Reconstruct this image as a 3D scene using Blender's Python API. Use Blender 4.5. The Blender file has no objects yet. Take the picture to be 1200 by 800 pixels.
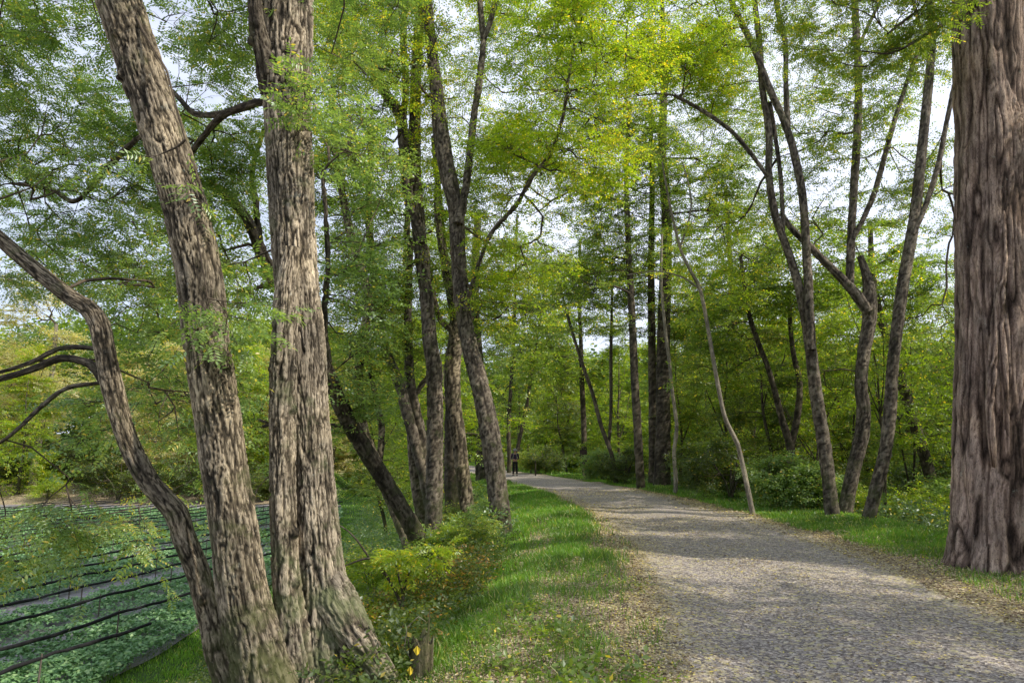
import bpy, math, random
import numpy as np
from mathutils import Vector, Matrix

random.seed(7)
RNG = np.random.default_rng(7)
SC = bpy.context.scene
COL = SC.collection
PI = math.pi

# ------------------------------------------------------------------ camera frame (used only to work out real-world positions)
F = 800.0
CAMZ = 1.6
PITCH = math.atan(128.0 / 800.0)
CP, SP = math.cos(PITCH), math.sin(PITCH)

def P(px, py, Y):
    """world point seen at photo pixel (px,py) standing Y metres ahead"""
    xv = (px - 600) / F; yv = (400 - py) / F
    t = Y / (CP - yv * SP)
    return np.array([xv * t, Y, CAMZ + t * (yv * CP + SP)])

def M(px_len, py, Y):
    """metres spanned by px_len pixels at that place"""
    yv = (400 - py) / F
    return px_len * (Y / (CP - yv * SP)) / F

# ------------------------------------------------------------------ noise (vectorised value / gradient noise)
def _hash(ix, iy, iz, seed):
    h = (ix.astype(np.int64) * 374761393 + iy.astype(np.int64) * 668265263 + iz.astype(np.int64) * 2147483647 + seed * 974711) & 0xFFFFFFFF
    h = ((h ^ (h >> 13)) * 1274126177) & 0xFFFFFFFF
    h = h ^ (h >> 16)
    h = (h * 2246822519) & 0xFFFFFFFF
    h = h ^ (h >> 15)
    return (h & 0xFFFFFF) / float(0xFFFFFF) * 2 - 1

def noise3(x, y, z, seed=0):
    x = np.asarray(x, float); y = np.asarray(y, float); z = np.asarray(z, float)
    x, y, z = np.broadcast_arrays(x, y, z)
    ix, iy, iz = np.floor(x), np.floor(y), np.floor(z)
    fx, fy, fz = x - ix, y - iy, z - iz
    u = fx * fx * (3 - 2 * fx); v = fy * fy * (3 - 2 * fy); w = fz * fz * (3 - 2 * fz)
    r = 0
    for a in (0, 1):
        for b in (0, 1):
            for c in (0, 1):
                wt = (u if a else 1 - u) * (v if b else 1 - v) * (w if c else 1 - w)
                r = r + wt * _hash(ix + a, iy + b, iz + c, seed)
    return r

def fbm(x, y, z=0.0, octv=3, seed=0):
    r = 0; a = 1.0; t = 0
    for k in range(octv):
        r = r + a * noise3(np.asarray(x) * 2 ** k, np.asarray(y) * 2 ** k, np.asarray(z) * 2 ** k, seed + k * 17)
        t += a; a *= 0.5
    return r / t

def smooth(a, b, x):
    t = np.clip((x - a) / (b - a), 0, 1)
    return t * t * (3 - 2 * t)

# ------------------------------------------------------------------ terrain
_ky = np.array([-60, 0, 4.7, 7.4, 10.5, 17.8, 27, 34.6, 44, 60, 85, 120, 400.0])
_kx = np.array([1.0, 2.45, 3.0, 3.45, 3.9, 4.15, 3.4, 2.2, 0.65, -3.2, -8.5, -16, -70.0])
_dy = np.linspace(-60, 400, 2301)
_dx = np.interp(_dy, _ky, _kx)
_k = np.exp(-0.5 * (np.arange(-20, 21) / 8.0) ** 2); _k /= _k.sum()
_dx = np.convolve(np.pad(_dx, 20, mode='edge'), _k, mode='valid')

def cx(y): return np.interp(y, _dy, _dx)
HW = 2.05
def HWR(y): return 1.45 + 0.35 * smooth(7, 13, y) + 0.25 * smooth(13, 22, y)

_ld = np.array([-400, -60, -10.2, -9, -6.5, -5.0, -4.2, -3.3, -2.5, -2.05, 2.05, 4.2, 5.5, 8, 12, 40, 100, 400.0])
_lz = np.array([-2.6, -2.6, -2.6, -2.45, -1.3, -0.52, -0.27, -0.02, 0.04, 0.0, 0.0, 0.02, -0.18, -0.9, -1.4, -1.5, 0.5, 3.0])

def ground(x, y):
    x = np.asarray(x, float); y = np.asarray(y, float)
    d = x - cx(y)
    z = np.interp(d, _ld, _lz)
    z += 0.0 * x
    onpath = 1 - smooth(1.9, 2.6, np.abs(d))
    z = z + fbm(x * 0.9, y * 0.9, 0, 3, 5) * 0.07 * (1 - onpath)
    z = z + fbm(x * 0.5, y * 0.3, 0, 2, 9) * 0.025 * onpath - 0.035 * onpath * smooth(0.2, 1.0, np.abs(np.abs(d) - 1.0) * -1 + 1) 
    fld = smooth(-10.0, -10.9, d) * smooth(57, 54, y) * smooth(-52, -48, x)
    z = z * (1 - fld) + (-2.6) * fld
    left = smooth(-9, -14, d)
    rise = smooth(55, 66, y) * 2.6 + smooth(64, 110, y) * 4.0
    rise = np.maximum(rise, smooth(-50, -64, x) * 5.0)
    z = z + left * rise
    z = z + smooth(90, 240, y) * 3.0
    return z

def mesh_from(name, verts, faces, nside, mats, mat_idx=None, smooth_sh=False, attrs=None, parent=None, link=True):
    """verts (N,3); faces (M,nside) int array (or list of arrays of different width)"""
    me = bpy.data.meshes.new(name)
    verts = np.asarray(verts, np.float32)
    if not isinstance(faces, list): faces = [faces]
    faces = [np.asarray(f, np.int32) for f in faces if len(f)]
    tot = sum(f.shape[0] for f in faces); nl = sum(f.size for f in faces)
    me.vertices.add(len(verts)); me.vertices.foreach_set('co', verts.ravel())
    me.loops.add(nl); me.loops.foreach_set('vertex_index', np.concatenate([f.ravel() for f in faces]))
    me.polygons.add(tot)
    sizes = np.concatenate([np.full(f.shape[0], f.shape[1], np.int32) for f in faces])
    starts = np.concatenate([[0], np.cumsum(sizes)[:-1]]).astype(np.int32)
    me.polygons.foreach_set('loop_start', starts)
    for m in mats: me.materials.append(m)
    if mat_idx is not None: me.polygons.foreach_set('material_index', np.asarray(mat_idx, np.int32))
    if np.isscalar(smooth_sh):
        me.polygons.foreach_set('use_smooth', np.full(tot, bool(smooth_sh)))
    else:
        me.polygons.foreach_set('use_smooth', np.asarray(smooth_sh, bool))
    if attrs:
        for k, v in attrs.items():
            v = np.asarray(v, np.float32)
            if v.ndim == 1:
                a = me.attributes.new(k, 'FLOAT', 'POINT'); a.data.foreach_set('value', v)
            else:
                a = me.attributes.new(k, 'FLOAT_VECTOR', 'POINT'); a.data.foreach_set('vector', v.ravel())
    me.update(calc_edges=True)
    if not link: return me
    o = bpy.data.objects.new(name, me); COL.objects.link(o)
    if parent is not None: o.parent = parent
    return o

def empty(name, loc=(0, 0, 0)):
    o = bpy.data.objects.new(name, None); COL.objects.link(o)
    o.empty_display_size = 0.3
    o.location = loc
    return o

def tag(o, label=None, cat=None, group=None, kind=None):
    if label: o['label'] = label
    if cat: o['category'] = cat
    if group: o['group'] = group
    if kind: o['kind'] = kind
    return o

class Buf:
    """collects geometry pieces with point attributes into one mesh"""
    def __init__(s):
        s.v = []; s.f3 = []; s.f4 = []; s.m3 = []; s.m4 = []; s.n = 0; s.a = []; s.c = []; s.s3 = []; s.s4 = []
    def add(s, v, f, mat=0, lv=None, bc=None, sm=False):
        v = np.asarray(v, float); f = np.asarray(f, int)
        s.v.append(v)
        if f.shape[1] == 4: s.f4.append(f + s.n); s.m4.append(np.full(len(f), mat)); s.s4.append(np.full(len(f), sm))
        else: s.f3.append(f + s.n); s.m3.append(np.full(len(f), mat)); s.s3.append(np.full(len(f), sm))
        s.a.append(np.full(len(v), 0.5) if lv is None else np.asarray(lv, float))
        s.c.append(v * 1.0 if bc is None else np.asarray(bc, float))
        s.n += len(v)
    def build(s, name, mats, parent=None, loc=None, link=True):
        if not s.v: return None
        v = np.concatenate(s.v)
        if loc is not None: v = v - np.asarray(loc)
        fs = []; mi = []; sm = []
        if s.f4: fs.append(np.concatenate(s.f4)); mi += s.m4; sm += s.s4
        if s.f3: fs.append(np.concatenate(s.f3)); mi += s.m3; sm += s.s3
        return mesh_from(name, v, fs, 0, mats, np.concatenate(mi), np.concatenate(sm),
                         {'lv': np.concatenate(s.a), 'bc': np.concatenate(s.c)}, parent, link)

# ------------------------------------------------------------------ materials
def new_mat(name):
    m = bpy.data.materials.new(name); m.use_nodes = True
    nt = m.node_tree; nt.nodes.clear()
    out = nt.nodes.new('ShaderNodeOutputMaterial')
    return m, nt, out

def node(nt, t, **kw):
    n = nt.nodes.new(t)
    for k, v in kw.items():
        if k.startswith('i_'):
            key = k[2:]
            n.inputs[int(key) if key.isdigit() else key.replace('_', ' ')].default_value = v
        else: setattr(n, k, v)
    return n

def ramp(nt, fac, stops, interp='LINEAR'):
    r = nt.nodes.new('ShaderNodeValToRGB'); r.color_ramp.interpolation = interp
    el = r.color_ramp.elements
    while len(el) < len(stops): el.new(0.5)
    for e, (p, c) in zip(el, stops):
        e.position = p; e.color = (*c, 1) if len(c) == 3 else c
    nt.links.new(fac, r.inputs[0])
    return r.outputs[0]

def mix(nt, fac, a, b, mode='MIX'):
    n = nt.nodes.new('ShaderNodeMix'); n.data_type = 'RGBA'; n.blend_type = mode
    for sock, v in ((n.inputs[0], fac), (n.inputs[6], a), (n.inputs[7], b)):
        if isinstance(v, bpy.types.NodeSocket): nt.links.new(v, sock)
        elif isinstance(v, (int, float)): sock.default_value = v if sock.type == 'VALUE' else (v, v, v, 1)
        else: sock.default_value = (*v, 1)
    return n.outputs[2]

def math_(nt, op, a, b=None):
    n = nt.nodes.new('ShaderNodeMath'); n.operation = op
    for i, v in enumerate((a, b)):
        if v is None: continue
        if isinstance(v, bpy.types.NodeSocket): nt.links.new(v, n.inputs[i])
        else: n.inputs[i].default_value = v
    return n.outputs[0]

def noise_n(nt, vec, scale, detail=4, rough=0.6, dist=0.0):
    n = node(nt, 'ShaderNodeTexNoise'); n.inputs['Scale'].default_value = scale
    n.inputs['Detail'].default_value = detail; n.inputs['Roughness'].default_value = rough; n.inputs['Distortion'].default_value = dist
    if vec is not None: nt.links.new(vec, n.inputs['Vector'])
    return n.outputs['Fac']

def leaf_mat(name, stops, trans=0.5, bright=1.0, gloss=0.05, tcol=(2.2, 2.2, 0.75)):
    m, nt, out = new_mat(name)
    at = node(nt, 'ShaderNodeAttribute', attribute_name='lv')
    c = ramp(nt, at.outputs['Fac'], [(p, tuple(x * bright for x in col)) for p, col in stops])
    d = node(nt, 'ShaderNodeBsdfDiffuse'); nt.links.new(c, d.inputs[0])
    t = node(nt, 'ShaderNodeBsdfTranslucent')
    tc = mix(nt, 1.0, c, tcol, 'MULTIPLY'); nt.links.new(tc, t.inputs[0])
    mx = node(nt, 'ShaderNodeMixShader'); mx.inputs[0].default_value = trans
    nt.links.new(d.outputs[0], mx.inputs[1]); nt.links.new(t.outputs[0], mx.inputs[2])
    g = node(nt, 'ShaderNodeBsdfGlossy'); g.inputs['Roughness'].default_value = 0.42; g.inputs[0].default_value = (0.8, 0.85, 0.9, 1)
    mg = node(nt, 'ShaderNodeMixShader'); mg.inputs[0].default_value = gloss
    nt.links.new(mx.outputs[0], mg.inputs[1]); nt.links.new(g.outputs[0], mg.inputs[2])
    nt.links.new(mg.outputs[0], out.inputs[0])
    return m

def bark_mat(name, dark, mid, light, moss=None, bump=0.8, scale=1.0):
    m, nt, out = new_mat(name)
    bc = node(nt, 'ShaderNodeAttribute', attribute_name='bc')
    bh = node(nt, 'ShaderNodeAttribute', attribute_name='lv')
    n1 = noise_n(nt, bc.outputs['Vector'], 55 * scale, 6, 0.7, 0.4)
    n2 = noise_n(nt, bc.outputs['Vector'], 5 * scale, 3, 0.6)
    vo = node(nt, 'ShaderNodeTexVoronoi', feature='DISTANCE_TO_EDGE'); vo.inputs['Scale'].default_value = 30 * scale
    nt.links.new(bc.outputs['Vector'], vo.inputs['Vector'])
    hv = math_(nt, 'ADD', math_(nt, 'MULTIPLY', bh.outputs['Fac'], 0.75), math_(nt, 'MULTIPLY', n1, 0.5))
    nv = noise_n(nt, bc.outputs['Vector'], 42 * scale, 2, 0.5, 0.8)
    crack = ramp(nt, math_(nt, 'ABSOLUTE', math_(nt, 'SUBTRACT', nv, 0.5)), [(0.0, (0.25, 0.25, 0.25)), (0.045, (1, 1, 1))])
    c = ramp(nt, hv, [(0.25, dark), (0.62, mid), (1.05, light)])
    c = mix(nt, 0.75, c, crack, 'MULTIPLY')
    c2 = ramp(nt, n2, [(0.3, (0.6, 0.6, 0.58)), (0.5, (0.95, 0.93, 0.9)), (0.68, (1.3, 1.27, 1.2))])
    c = mix(nt, 1.0, c, c2, 'MULTIPLY')
    gp = node(nt, 'ShaderNodeNewGeometry'); n5 = noise_n(nt, gp.outputs['Position'], 1.9, 4, 0.65)
    c = mix(nt, 1.0, c, ramp(nt, n5, [(0.35, (0.72, 0.72, 0.74)), (0.5, (1, 1, 1)), (0.65, (1.22, 1.2, 1.14))]), 'MULTIPLY')
    n6 = noise_n(nt, gp.outputs['Position'], 9, 5, 0.75)
    c = mix(nt, ramp(nt, n6, [(0.62, (0, 0, 0)), (0.7, (0.5, 0.5, 0.5))]), c, (0.3, 0.31, 0.26))
    if moss is not None:
        geo = node(nt, 'ShaderNodeNewGeometry')
        n3 = noise_n(nt, geo.outputs['Position'], 3.2, 5, 0.7)
        sx = node(nt, 'ShaderNodeSeparateXYZ'); nt.links.new(geo.outputs['Position'], sx.inputs[0])
        low = node(nt, 'ShaderNodeMapRange'); low.inputs[1].default_value = 1.6; low.inputs[2].default_value = -0.8
        low.inputs[3].default_value = 0.0; low.inputs[4].default_value = 0.22
        nt.links.new(sx.outputs['Z'], low.inputs[0])
        f = ramp(nt, math_(nt, 'ADD', n3, low.outputs[0]), [(0.55, (0, 0, 0)), (0.72, (0.75, 0.75, 0.75))])
        c = mix(nt, f, c, moss)
    b = node(nt, 'ShaderNodeBsdfPrincipled'); b.inputs['Roughness'].default_value = 0.9
    b.inputs['Specular IOR Level'].default_value = 0.2
    nt.links.new(c, b.inputs['Base Color'])
    bp = node(nt, 'ShaderNodeBump'); bp.inputs['Strength'].default_value = bump; bp.inputs['Distance'].default_value = 0.015
    nt.links.new(math_(nt, 'ADD', n1, math_(nt, 'MULTIPLY', crack, 0.5)), bp.inputs['Height'])
    nt.links.new(bp.outputs[0], b.inputs['Normal'])
    nt.links.new(b.outputs[0], out.inputs[0])
    return m

def plain_mat(name, col, rough=0.8, var=0.25, scale=8.0):
    m, nt, out = new_mat(name)
    tc = node(nt, 'ShaderNodeTexCoord')
    n = noise_n(nt, tc.outputs['Object'], scale, 4)
    c = ramp(nt, n, [(0.3, tuple(x * (1 - var) for x in col)), (0.7, tuple(min(1, x * (1 + var)) for x in col))])
    b = node(nt, 'ShaderNodeBsdfPrincipled'); b.inputs['Roughness'].default_value = rough
    b.inputs['Specular IOR Level'].default_value = 0.3
    nt.links.new(c, b.inputs['Base Color']); nt.links.new(b.outputs[0], out.inputs[0])
    return m

def ground_mat():
    m, nt, out = new_mat('ground_soil_grass')
    geo = node(nt, 'ShaderNodeNewGeometry'); pos = geo.outputs['Position']
    gm = node(nt, 'ShaderNodeAttribute', attribute_name='grassy').outputs['Fac']
    lm = node(nt, 'ShaderNodeAttribute', attribute_name='litter').outputs['Fac']
    n_big = noise_n(nt, pos, 1.7, 5, 0.65)
    n_f = noise_n(nt, pos, 28, 4, 0.7)
    vo = node(nt, 'ShaderNodeTexVoronoi'); vo.inputs['Scale'].default_value = 34; nt.links.new(pos, vo.inputs['Vector'])
    soil = ramp(nt, n_f, [(0.3, (0.035, 0.026, 0.018)), (0.55, (0.085, 0.062, 0.045)), (0.75, (0.16, 0.125, 0.09))])
    sep = node(nt, 'ShaderNodeSeparateColor'); nt.links.new(vo.outputs['Color'], sep.inputs[0])
    lit = ramp(nt, sep.outputs[0], [(0.0, (0.07, 0.045, 0.035)), (0.35, (0.2, 0.145, 0.11)), (0.6, (0.4, 0.32, 0.23)), (0.85, (0.55, 0.47, 0.32)), (1.0, (0.25, 0.25, 0.08))])
    gr = ramp(nt, n_f, [(0.25, (0.02, 0.045, 0.012)), (0.5, (0.05, 0.1, 0.02)), (0.8, (0.1, 0.17, 0.035))])
    lf = ramp(nt, math_(nt, 'ADD', lm, math_(nt, 'MULTIPLY', math_(nt, 'SUBTRACT', n_f, 0.5), 0.9)), [(0.4, (0, 0, 0)), (0.6, (1, 1, 1))])
    gf = ramp(nt, math_(nt, 'ADD', gm, math_(nt, 'MULTIPLY', math_(nt, 'SUBTRACT', n_big, 0.5), 0.9)), [(0.38, (0, 0, 0)), (0.6, (1, 1, 1))])
    c = mix(nt, lf, soil, lit); c = mix(nt, gf, c, gr)
    b = node(nt, 'ShaderNodeBsdfPrincipled'); b.inputs['Roughness'].default_value = 0.95; b.inputs['Specular IOR Level'].default_value = 0.15
    nt.links.new(c, b.inputs['Base Color'])
    bp = node(nt, 'ShaderNodeBump'); bp.inputs['Strength'].default_value = 0.8; bp.inputs['Distance'].default_value = 0.03
    nt.links.new(n_f, bp.inputs['Height']); nt.links.new(bp.outputs[0], b.inputs['Normal'])
    nt.links.new(b.outputs[0], out.inputs[0])
    return m

def path_mat():
    m, nt, out = new_mat('path_gravel')
    geo = node(nt, 'ShaderNodeNewGeometry'); pos = geo.outputs['Position']
    n_big = noise_n(nt, pos, 0.8, 4, 0.6)
    n_f = noise_n(nt, pos, 60, 4, 0.7)
    vo = node(nt, 'ShaderNodeTexVoronoi'); vo.inputs['Scale'].default_value = 48; nt.links.new(pos, vo.inputs['Vector'])
    sep = node(nt, 'ShaderNodeSeparateColor'); nt.links.new(vo.outputs['Color'], sep.inputs[0])
    stone = ramp(nt, sep.outputs[0], [(0.0, (0.14, 0.122, 0.12)), (0.5, (0.32, 0.283, 0.272)), (0.9, (0.51, 0.46, 0.435)), (1.0, (0.7, 0.64, 0.58))])
    shade = ramp(nt, n_f, [(0.25, (0.6, 0.6, 0.6)), (0.7, (1.1, 1.08, 1.05))])
    c = mix(nt, 1.0, stone, shade, 'MULTIPLY')
    # fine pale litter worn into the surface
    vo2 = node(nt, 'ShaderNodeTexVoronoi'); vo2.inputs['Scale'].default_value = 27; nt.links.new(pos, vo2.inputs['Vector'])
    sep2 = node(nt, 'ShaderNodeSeparateColor'); nt.links.new(vo2.outputs['Color'], sep2.inputs[0])
    em = node(nt, 'ShaderNodeAttribute', attribute_name='edge').outputs['Fac']
    thr = math_(nt, 'ADD', math_(nt, 'MULTIPLY', em, 0.5), math_(nt, 'MULTIPLY', n_big, 0.75))
    f = math_(nt, 'LESS_THAN', sep2.outputs[1], math_(nt, 'SUBTRACT', thr, 0.2))
    litc = ramp(nt, sep2.outputs[0], [(0.0, (0.3, 0.24, 0.17)), (0.5, (0.6, 0.52, 0.38)), (1.0, (0.5, 0.46, 0.2))])
    c = mix(nt, math_(nt, 'MULTIPLY', f, 0.75), c, litc)
    b = node(nt, 'ShaderNodeBsdfPrincipled'); b.inputs['Roughness'].default_value = 0.95; b.inputs['Specular IOR Level'].default_value = 0.15
    nt.links.new(c, b.inputs['Base Color'])
    bp = node(nt, 'ShaderNodeBump'); bp.inputs['Strength'].default_value = 0.9; bp.inputs['Distance'].default_value = 0.012
    nt.links.new(math_(nt, 'ADD', vo.outputs['Distance'], n_f), bp.inputs['Height']); nt.links.new(bp.outputs[0], b.inputs['Normal'])
    nt.links.new(b.outputs[0], out.inputs[0])
    return m

def field_mat():
    m, nt, out = new_mat('field_wet_gravel')
    geo = node(nt, 'ShaderNodeNewGeometry'); pos = geo.outputs['Position']
    n1 = noise_n(nt, pos, 7, 5, 0.7); n2 = noise_n(nt, pos, 0.5, 3)
    c = ramp(nt, n1, [(0.3, (0.12, 0.12, 0.125)), (0.6, (0.27, 0.25, 0.26)), (0.8, (0.38, 0.36, 0.37))])
    b = node(nt, 'ShaderNodeBsdfPrincipled'); nt.links.new(c, b.inputs['Base Color'])
    r = ramp(nt, n2, [(0.4, (0.35, 0.35, 0.35)), (0.6, (0.8, 0.8, 0.8))]); nt.links.new(r, b.inputs['Roughness'])
    bp = node(nt, 'ShaderNodeBump'); bp.inputs['Strength'].default_value = 0.5; bp.inputs['Distance'].default_value = 0.03
    nt.links.new(n1, bp.inputs['Height']); nt.links.new(bp.outputs[0], b.inputs['Normal'])
    nt.links.new(b.outputs[0], out.inputs[0])
    return m

GREEN = [(0.0, (0.05, 0.085, 0.018)), (0.35, (0.105, 0.165, 0.03)), (0.7, (0.185, 0.26, 0.045)), (0.93, (0.29, 0.33, 0.06)), (1.0, (0.6, 0.47, 0.08))]
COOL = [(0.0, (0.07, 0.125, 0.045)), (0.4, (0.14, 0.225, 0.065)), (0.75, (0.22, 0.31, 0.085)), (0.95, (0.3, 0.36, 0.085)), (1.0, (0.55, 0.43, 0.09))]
YELG = [(0.0, (0.09, 0.15, 0.015)), (0.4, (0.18, 0.27, 0.025)), (0.8, (0.28, 0.36, 0.035)), (0.95, (0.4, 0.41, 0.04)), (1.0, (0.65, 0.48, 0.06))]
PALE = [(0.0, (0.22, 0.23, 0.12)), (0.5, (0.42, 0.41, 0.24)), (0.85, (0.56, 0.51, 0.32)), (1.0, (0.6, 0.42, 0.2))]
M_LEAF = leaf_mat('leaf_green', GREEN, 0.5, 1.12)
M_RUST = leaf_mat('rust_leaf', [(0.0, (0.05, 0.07, 0.015)), (0.4, (0.12, 0.11, 0.02)), (0.7, (0.24, 0.12, 0.02)), (1.0, (0.4, 0.24, 0.03))], 0.4)
M_LEAFD = leaf_mat('leaf_deep_green_shaded', GREEN, 0.45, 0.62)  # same green darkened, the wood's depth shade put into the colour
M_LEAFC = leaf_mat('leaf_cool_green', COOL, 0.45, 1.12, 0.07, (2.1, 2.1, 1.0))
M_LEAFY = leaf_mat('leaf_yellow_green', YELG, 0.55, 1.08)
M_LEAFP = leaf_mat('leaf_pale_autumn_hazed', PALE, 0.45)  # autumn tan lightened and greyed, sunlit haze of the far bank mixed in
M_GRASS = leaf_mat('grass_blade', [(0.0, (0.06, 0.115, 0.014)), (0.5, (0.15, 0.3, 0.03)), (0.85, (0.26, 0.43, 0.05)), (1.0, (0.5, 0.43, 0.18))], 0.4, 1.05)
M_WAS = leaf_mat('wasabi_leaf', [(0.0, (0.05, 0.11, 0.045)), (0.5, (0.13, 0.235, 0.1)), (1.0, (0.26, 0.36, 0.17))], 0.25, 1.5, 0.03, (1.1, 1.3, 0.8))
M_LITTER = leaf_mat('fallen_leaf', [(0.0, (0.1, 0.065, 0.045)), (0.25, (0.24, 0.17, 0.11)), (0.5, (0.5, 0.42, 0.29)), (0.82, (0.66, 0.57, 0.4)), (0.95, (0.55, 0.5, 0.15)), (1.0, (0.7, 0.56, 0.12))], 0.15)
M_BARK = bark_mat('bark_ridged_brown', (0.014, 0.012, 0.009), (0.118, 0.097, 0.07), (0.45, 0.385, 0.29), (0.085, 0.095, 0.035))
M_BARKM = bark_mat('bark_ridged_lichen', (0.014, 0.012, 0.009), (0.16, 0.133, 0.1), (0.56, 0.485, 0.38), (0.13, 0.15, 0.07))
M_BARKR = bark_mat('bark_fibrous_reddish', (0.03, 0.02, 0.016), (0.2, 0.143, 0.117), (0.5, 0.39, 0.33), None, 0.8, 1.2)
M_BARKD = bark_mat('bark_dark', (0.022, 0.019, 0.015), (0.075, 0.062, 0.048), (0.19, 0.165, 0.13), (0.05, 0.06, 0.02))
M_BARKG = bark_mat('bark_grey_brown', (0.022, 0.019, 0.016), (0.11, 0.092, 0.075), (0.29, 0.255, 0.21), (0.075, 0.085, 0.035))
M_BARKP = bark_mat('bark_pale', (0.12, 0.1, 0.08), (0.3, 0.27, 0.22), (0.5, 0.46, 0.4), None)
M_TWIG = bark_mat('twig_bark', (0.03, 0.025, 0.02), (0.1, 0.08, 0.06), (0.22, 0.18, 0.14), None, 0.1)
M_GROUND = ground_mat(); M_PATH = path_mat(); M_FIELD = field_mat()
M_NET = plain_mat('black_shade_net', (0.012, 0.012, 0.014), 0.85)
M_POST = plain_mat('weathered_post', (0.12, 0.1, 0.085), 0.9)

# ------------------------------------------------------------------ ground sheet
def nonuni(lo, hi, c, n, a):
    u = np.linspace(math.asinh((lo - c) / a), math.asinh((hi - c) / a), n)
    return c + a * np.sinh(u)

def grid_faces(nx, ny):
    i = np.arange(nx - 1)[:, None] * ny + np.arange(ny - 1)[None, :]
    i = i.ravel()
    return np.stack([i, i + ny, i + ny + 1, i + 1], 1)

def grassy_mask(x, y):
    """0..1 how grassy"""
    d = x - cx(y)
    n = fbm(x * 0.8, y * 0.8, 0, 3, 31)
    gl = smooth(-6.5, -4.6, d) * smooth(-2.05, -2.75, d + 0.5 * n)         # left verge
    near = np.maximum(smooth(12, 8, y) * smooth(-4.6, -3.2, d), smooth(-3.1, -2.5, d) * smooth(22, 14, y) * .8)
    gl = gl * (1 - 0.84 * near)
    gr = smooth(2.1, 2.6, d + 0.35 * n + HW - HWR(y)) * smooth(5.6, 4.6, d)
    gr = gr * (1 - 0.72 * smooth(13.5, 11.0, y))                            # litter round the big trunk
    lawn = smooth(-6.5, -7.8, d) * smooth(-12.0, -11.5, d)
    bare = np.exp(-((d + 3.5) / .35) ** 2) * smooth(10, 12, y) * smooth(19, 16, y)
    gl = gl * (1 - .8 * bare)
    far = smooth(38, 52, y) * (1 - smooth(-9.5, -11, d) * smooth(63, 58, y))
    far = far * (np.abs(d) > 2.2)
    return np.clip(np.maximum.reduce([gl, gr, lawn, far * 0.8]) + 0.15 * n, 0, 1)

def litter_mask(x, y):
    d = x - cx(y)
    n = fbm(x * 0.7 + 9, y * 0.7, 0, 3, 77)
    l = smooth(-5.5, -3.6, d) * smooth(9, 5, d)
    soil = smooth(-10, -11.5, d) * smooth(66, 60, y) * .9
    return np.clip(np.maximum(l * 0.85, soil) + 0.2 * n, 0, 1)

gx = nonuni(-420, 420, 1.5, 620, 3.0); gy = nonuni(-60, 520, 7.0, 660, 4.0)
X, Y = np.meshgrid(gx, gy, indexing='ij'); X = X.ravel(); Y = Y.ravel()
Z = ground(X, Y)
g = mesh_from('ground', np.stack([X, Y, Z], 1), grid_faces(len(gx), len(gy)), 4, [M_GROUND], None, True,
              {'grassy': grassy_mask(X, Y), 'litter': litter_mask(X, Y)})
tag(g, 'grassy embankment and woodland floor around the gravel path', kind='structure')

# path sheet with ragged edges
py_ = np.concatenate([np.arange(-20, 30, 0.12), np.arange(30, 130, 0.5)])
pu = np.linspace(-1, 1, 61)
U, Yp = np.meshgrid(pu, py_, indexing='ij')
ragl = 0.22 * fbm(Yp * 0.9, 3.0, 0, 4, 12); ragr = 0.22 * fbm(Yp * 0.9, 8.0, 0, 4, 14)
wid = np.where(U < 0, HW + ragl, HWR(Yp) + ragr)
Xp = cx(Yp) + U * wid
Zp = ground(Xp, Yp) + 0.012 - 0.03 * smooth(0.93, 1.0, np.abs(U))
pth = mesh_from('path', np.stack([Xp.ravel(), Yp.ravel(), Zp.ravel()], 1), grid_faces(len(pu), len(py_)), 4, [M_PATH], None, True,
                {'edge': smooth(0.55, 1.0, np.abs(U)).ravel() })
tag(pth, 'grey gravel path strewn with pale fallen leaves', kind='structure')

# wet bed of the field
fy = np.arange(6, 55.5, 0.5)
fu = np.linspace(0, 1, 90)
UU, FY = np.meshgrid(fu, fy, indexing='ij')
FXr = cx(FY) - 11.45 - 0.15 * fbm(FY * 0.4, 2.0, 0, 2, 3)
FX = -47 + UU * (FXr + 47)
FZ = ground(FX, FY) + 0.03 + 0.02 * fbm(FX, FY, 0, 2, 8)
fo = mesh_from('field', np.stack([FX.ravel(), FY.ravel(), FZ.ravel()], 1), grid_faces(len(fu), len(fy)), 4, [M_FIELD], None, True)
tag(fo, 'wet grey gravel beds of the sunken wasabi field', kind='structure')

# ------------------------------------------------------------------ curve helpers
def catmull(pts, ds):
    """pts (n,k): resample a Catmull-Rom curve at about ds metres (first 3 columns are the position)"""
    pts = np.asarray(pts, float)
    n = len(pts); out = []
    for i in range(n - 1):
        p0 = pts[max(i - 1, 0)]; p1 = pts[i]; p2 = pts[i + 1]; p3 = pts[min(i + 2, n - 1)]
        L = np.linalg.norm((p2 - p1)[:3]); k = max(1, int(round(L / ds)))
        t = (np.arange(k) / k)[:, None]
        out.append(0.5 * ((2 * p1) + (-p0 + p2) * t + (2 * p0 - 5 * p1 + 4 * p2 - p3) * t ** 2 + (-p0 + 3 * p1 - 3 * p2 + p3) * t ** 3))
    out.append(pts[-1:])
    return np.concatenate(out)

def frames(p):
    T = np.gradient(p, axis=0); T /= np.linalg.norm(T, axis=1)[:, None] + 1e-9
    N = np.zeros_like(T)
    a = np.array([1.0, 0, 0]) if abs(T[0, 0]) < 0.8 else np.array([0, 1.0, 0])
    v = a - T[0] * a.dot(T[0]); N[0] = v / np.linalg.norm(v)
    for i in range(1, len(p)):
        v = N[i - 1] - T[i] * N[i - 1].dot(T[i]); N[i] = v / (np.linalg.norm(v) + 1e-9)
    return T, N, np.cross(T, N)

def tube_faces(nr, m):
    j = np.arange(m)
    f = []
    base = np.arange(nr - 1)[:, None] * m
    a = base + j; b = base + (j + 1) % m
    return np.stack([a, b, b + m, a + m], 2).reshape(-1, 4)

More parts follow.
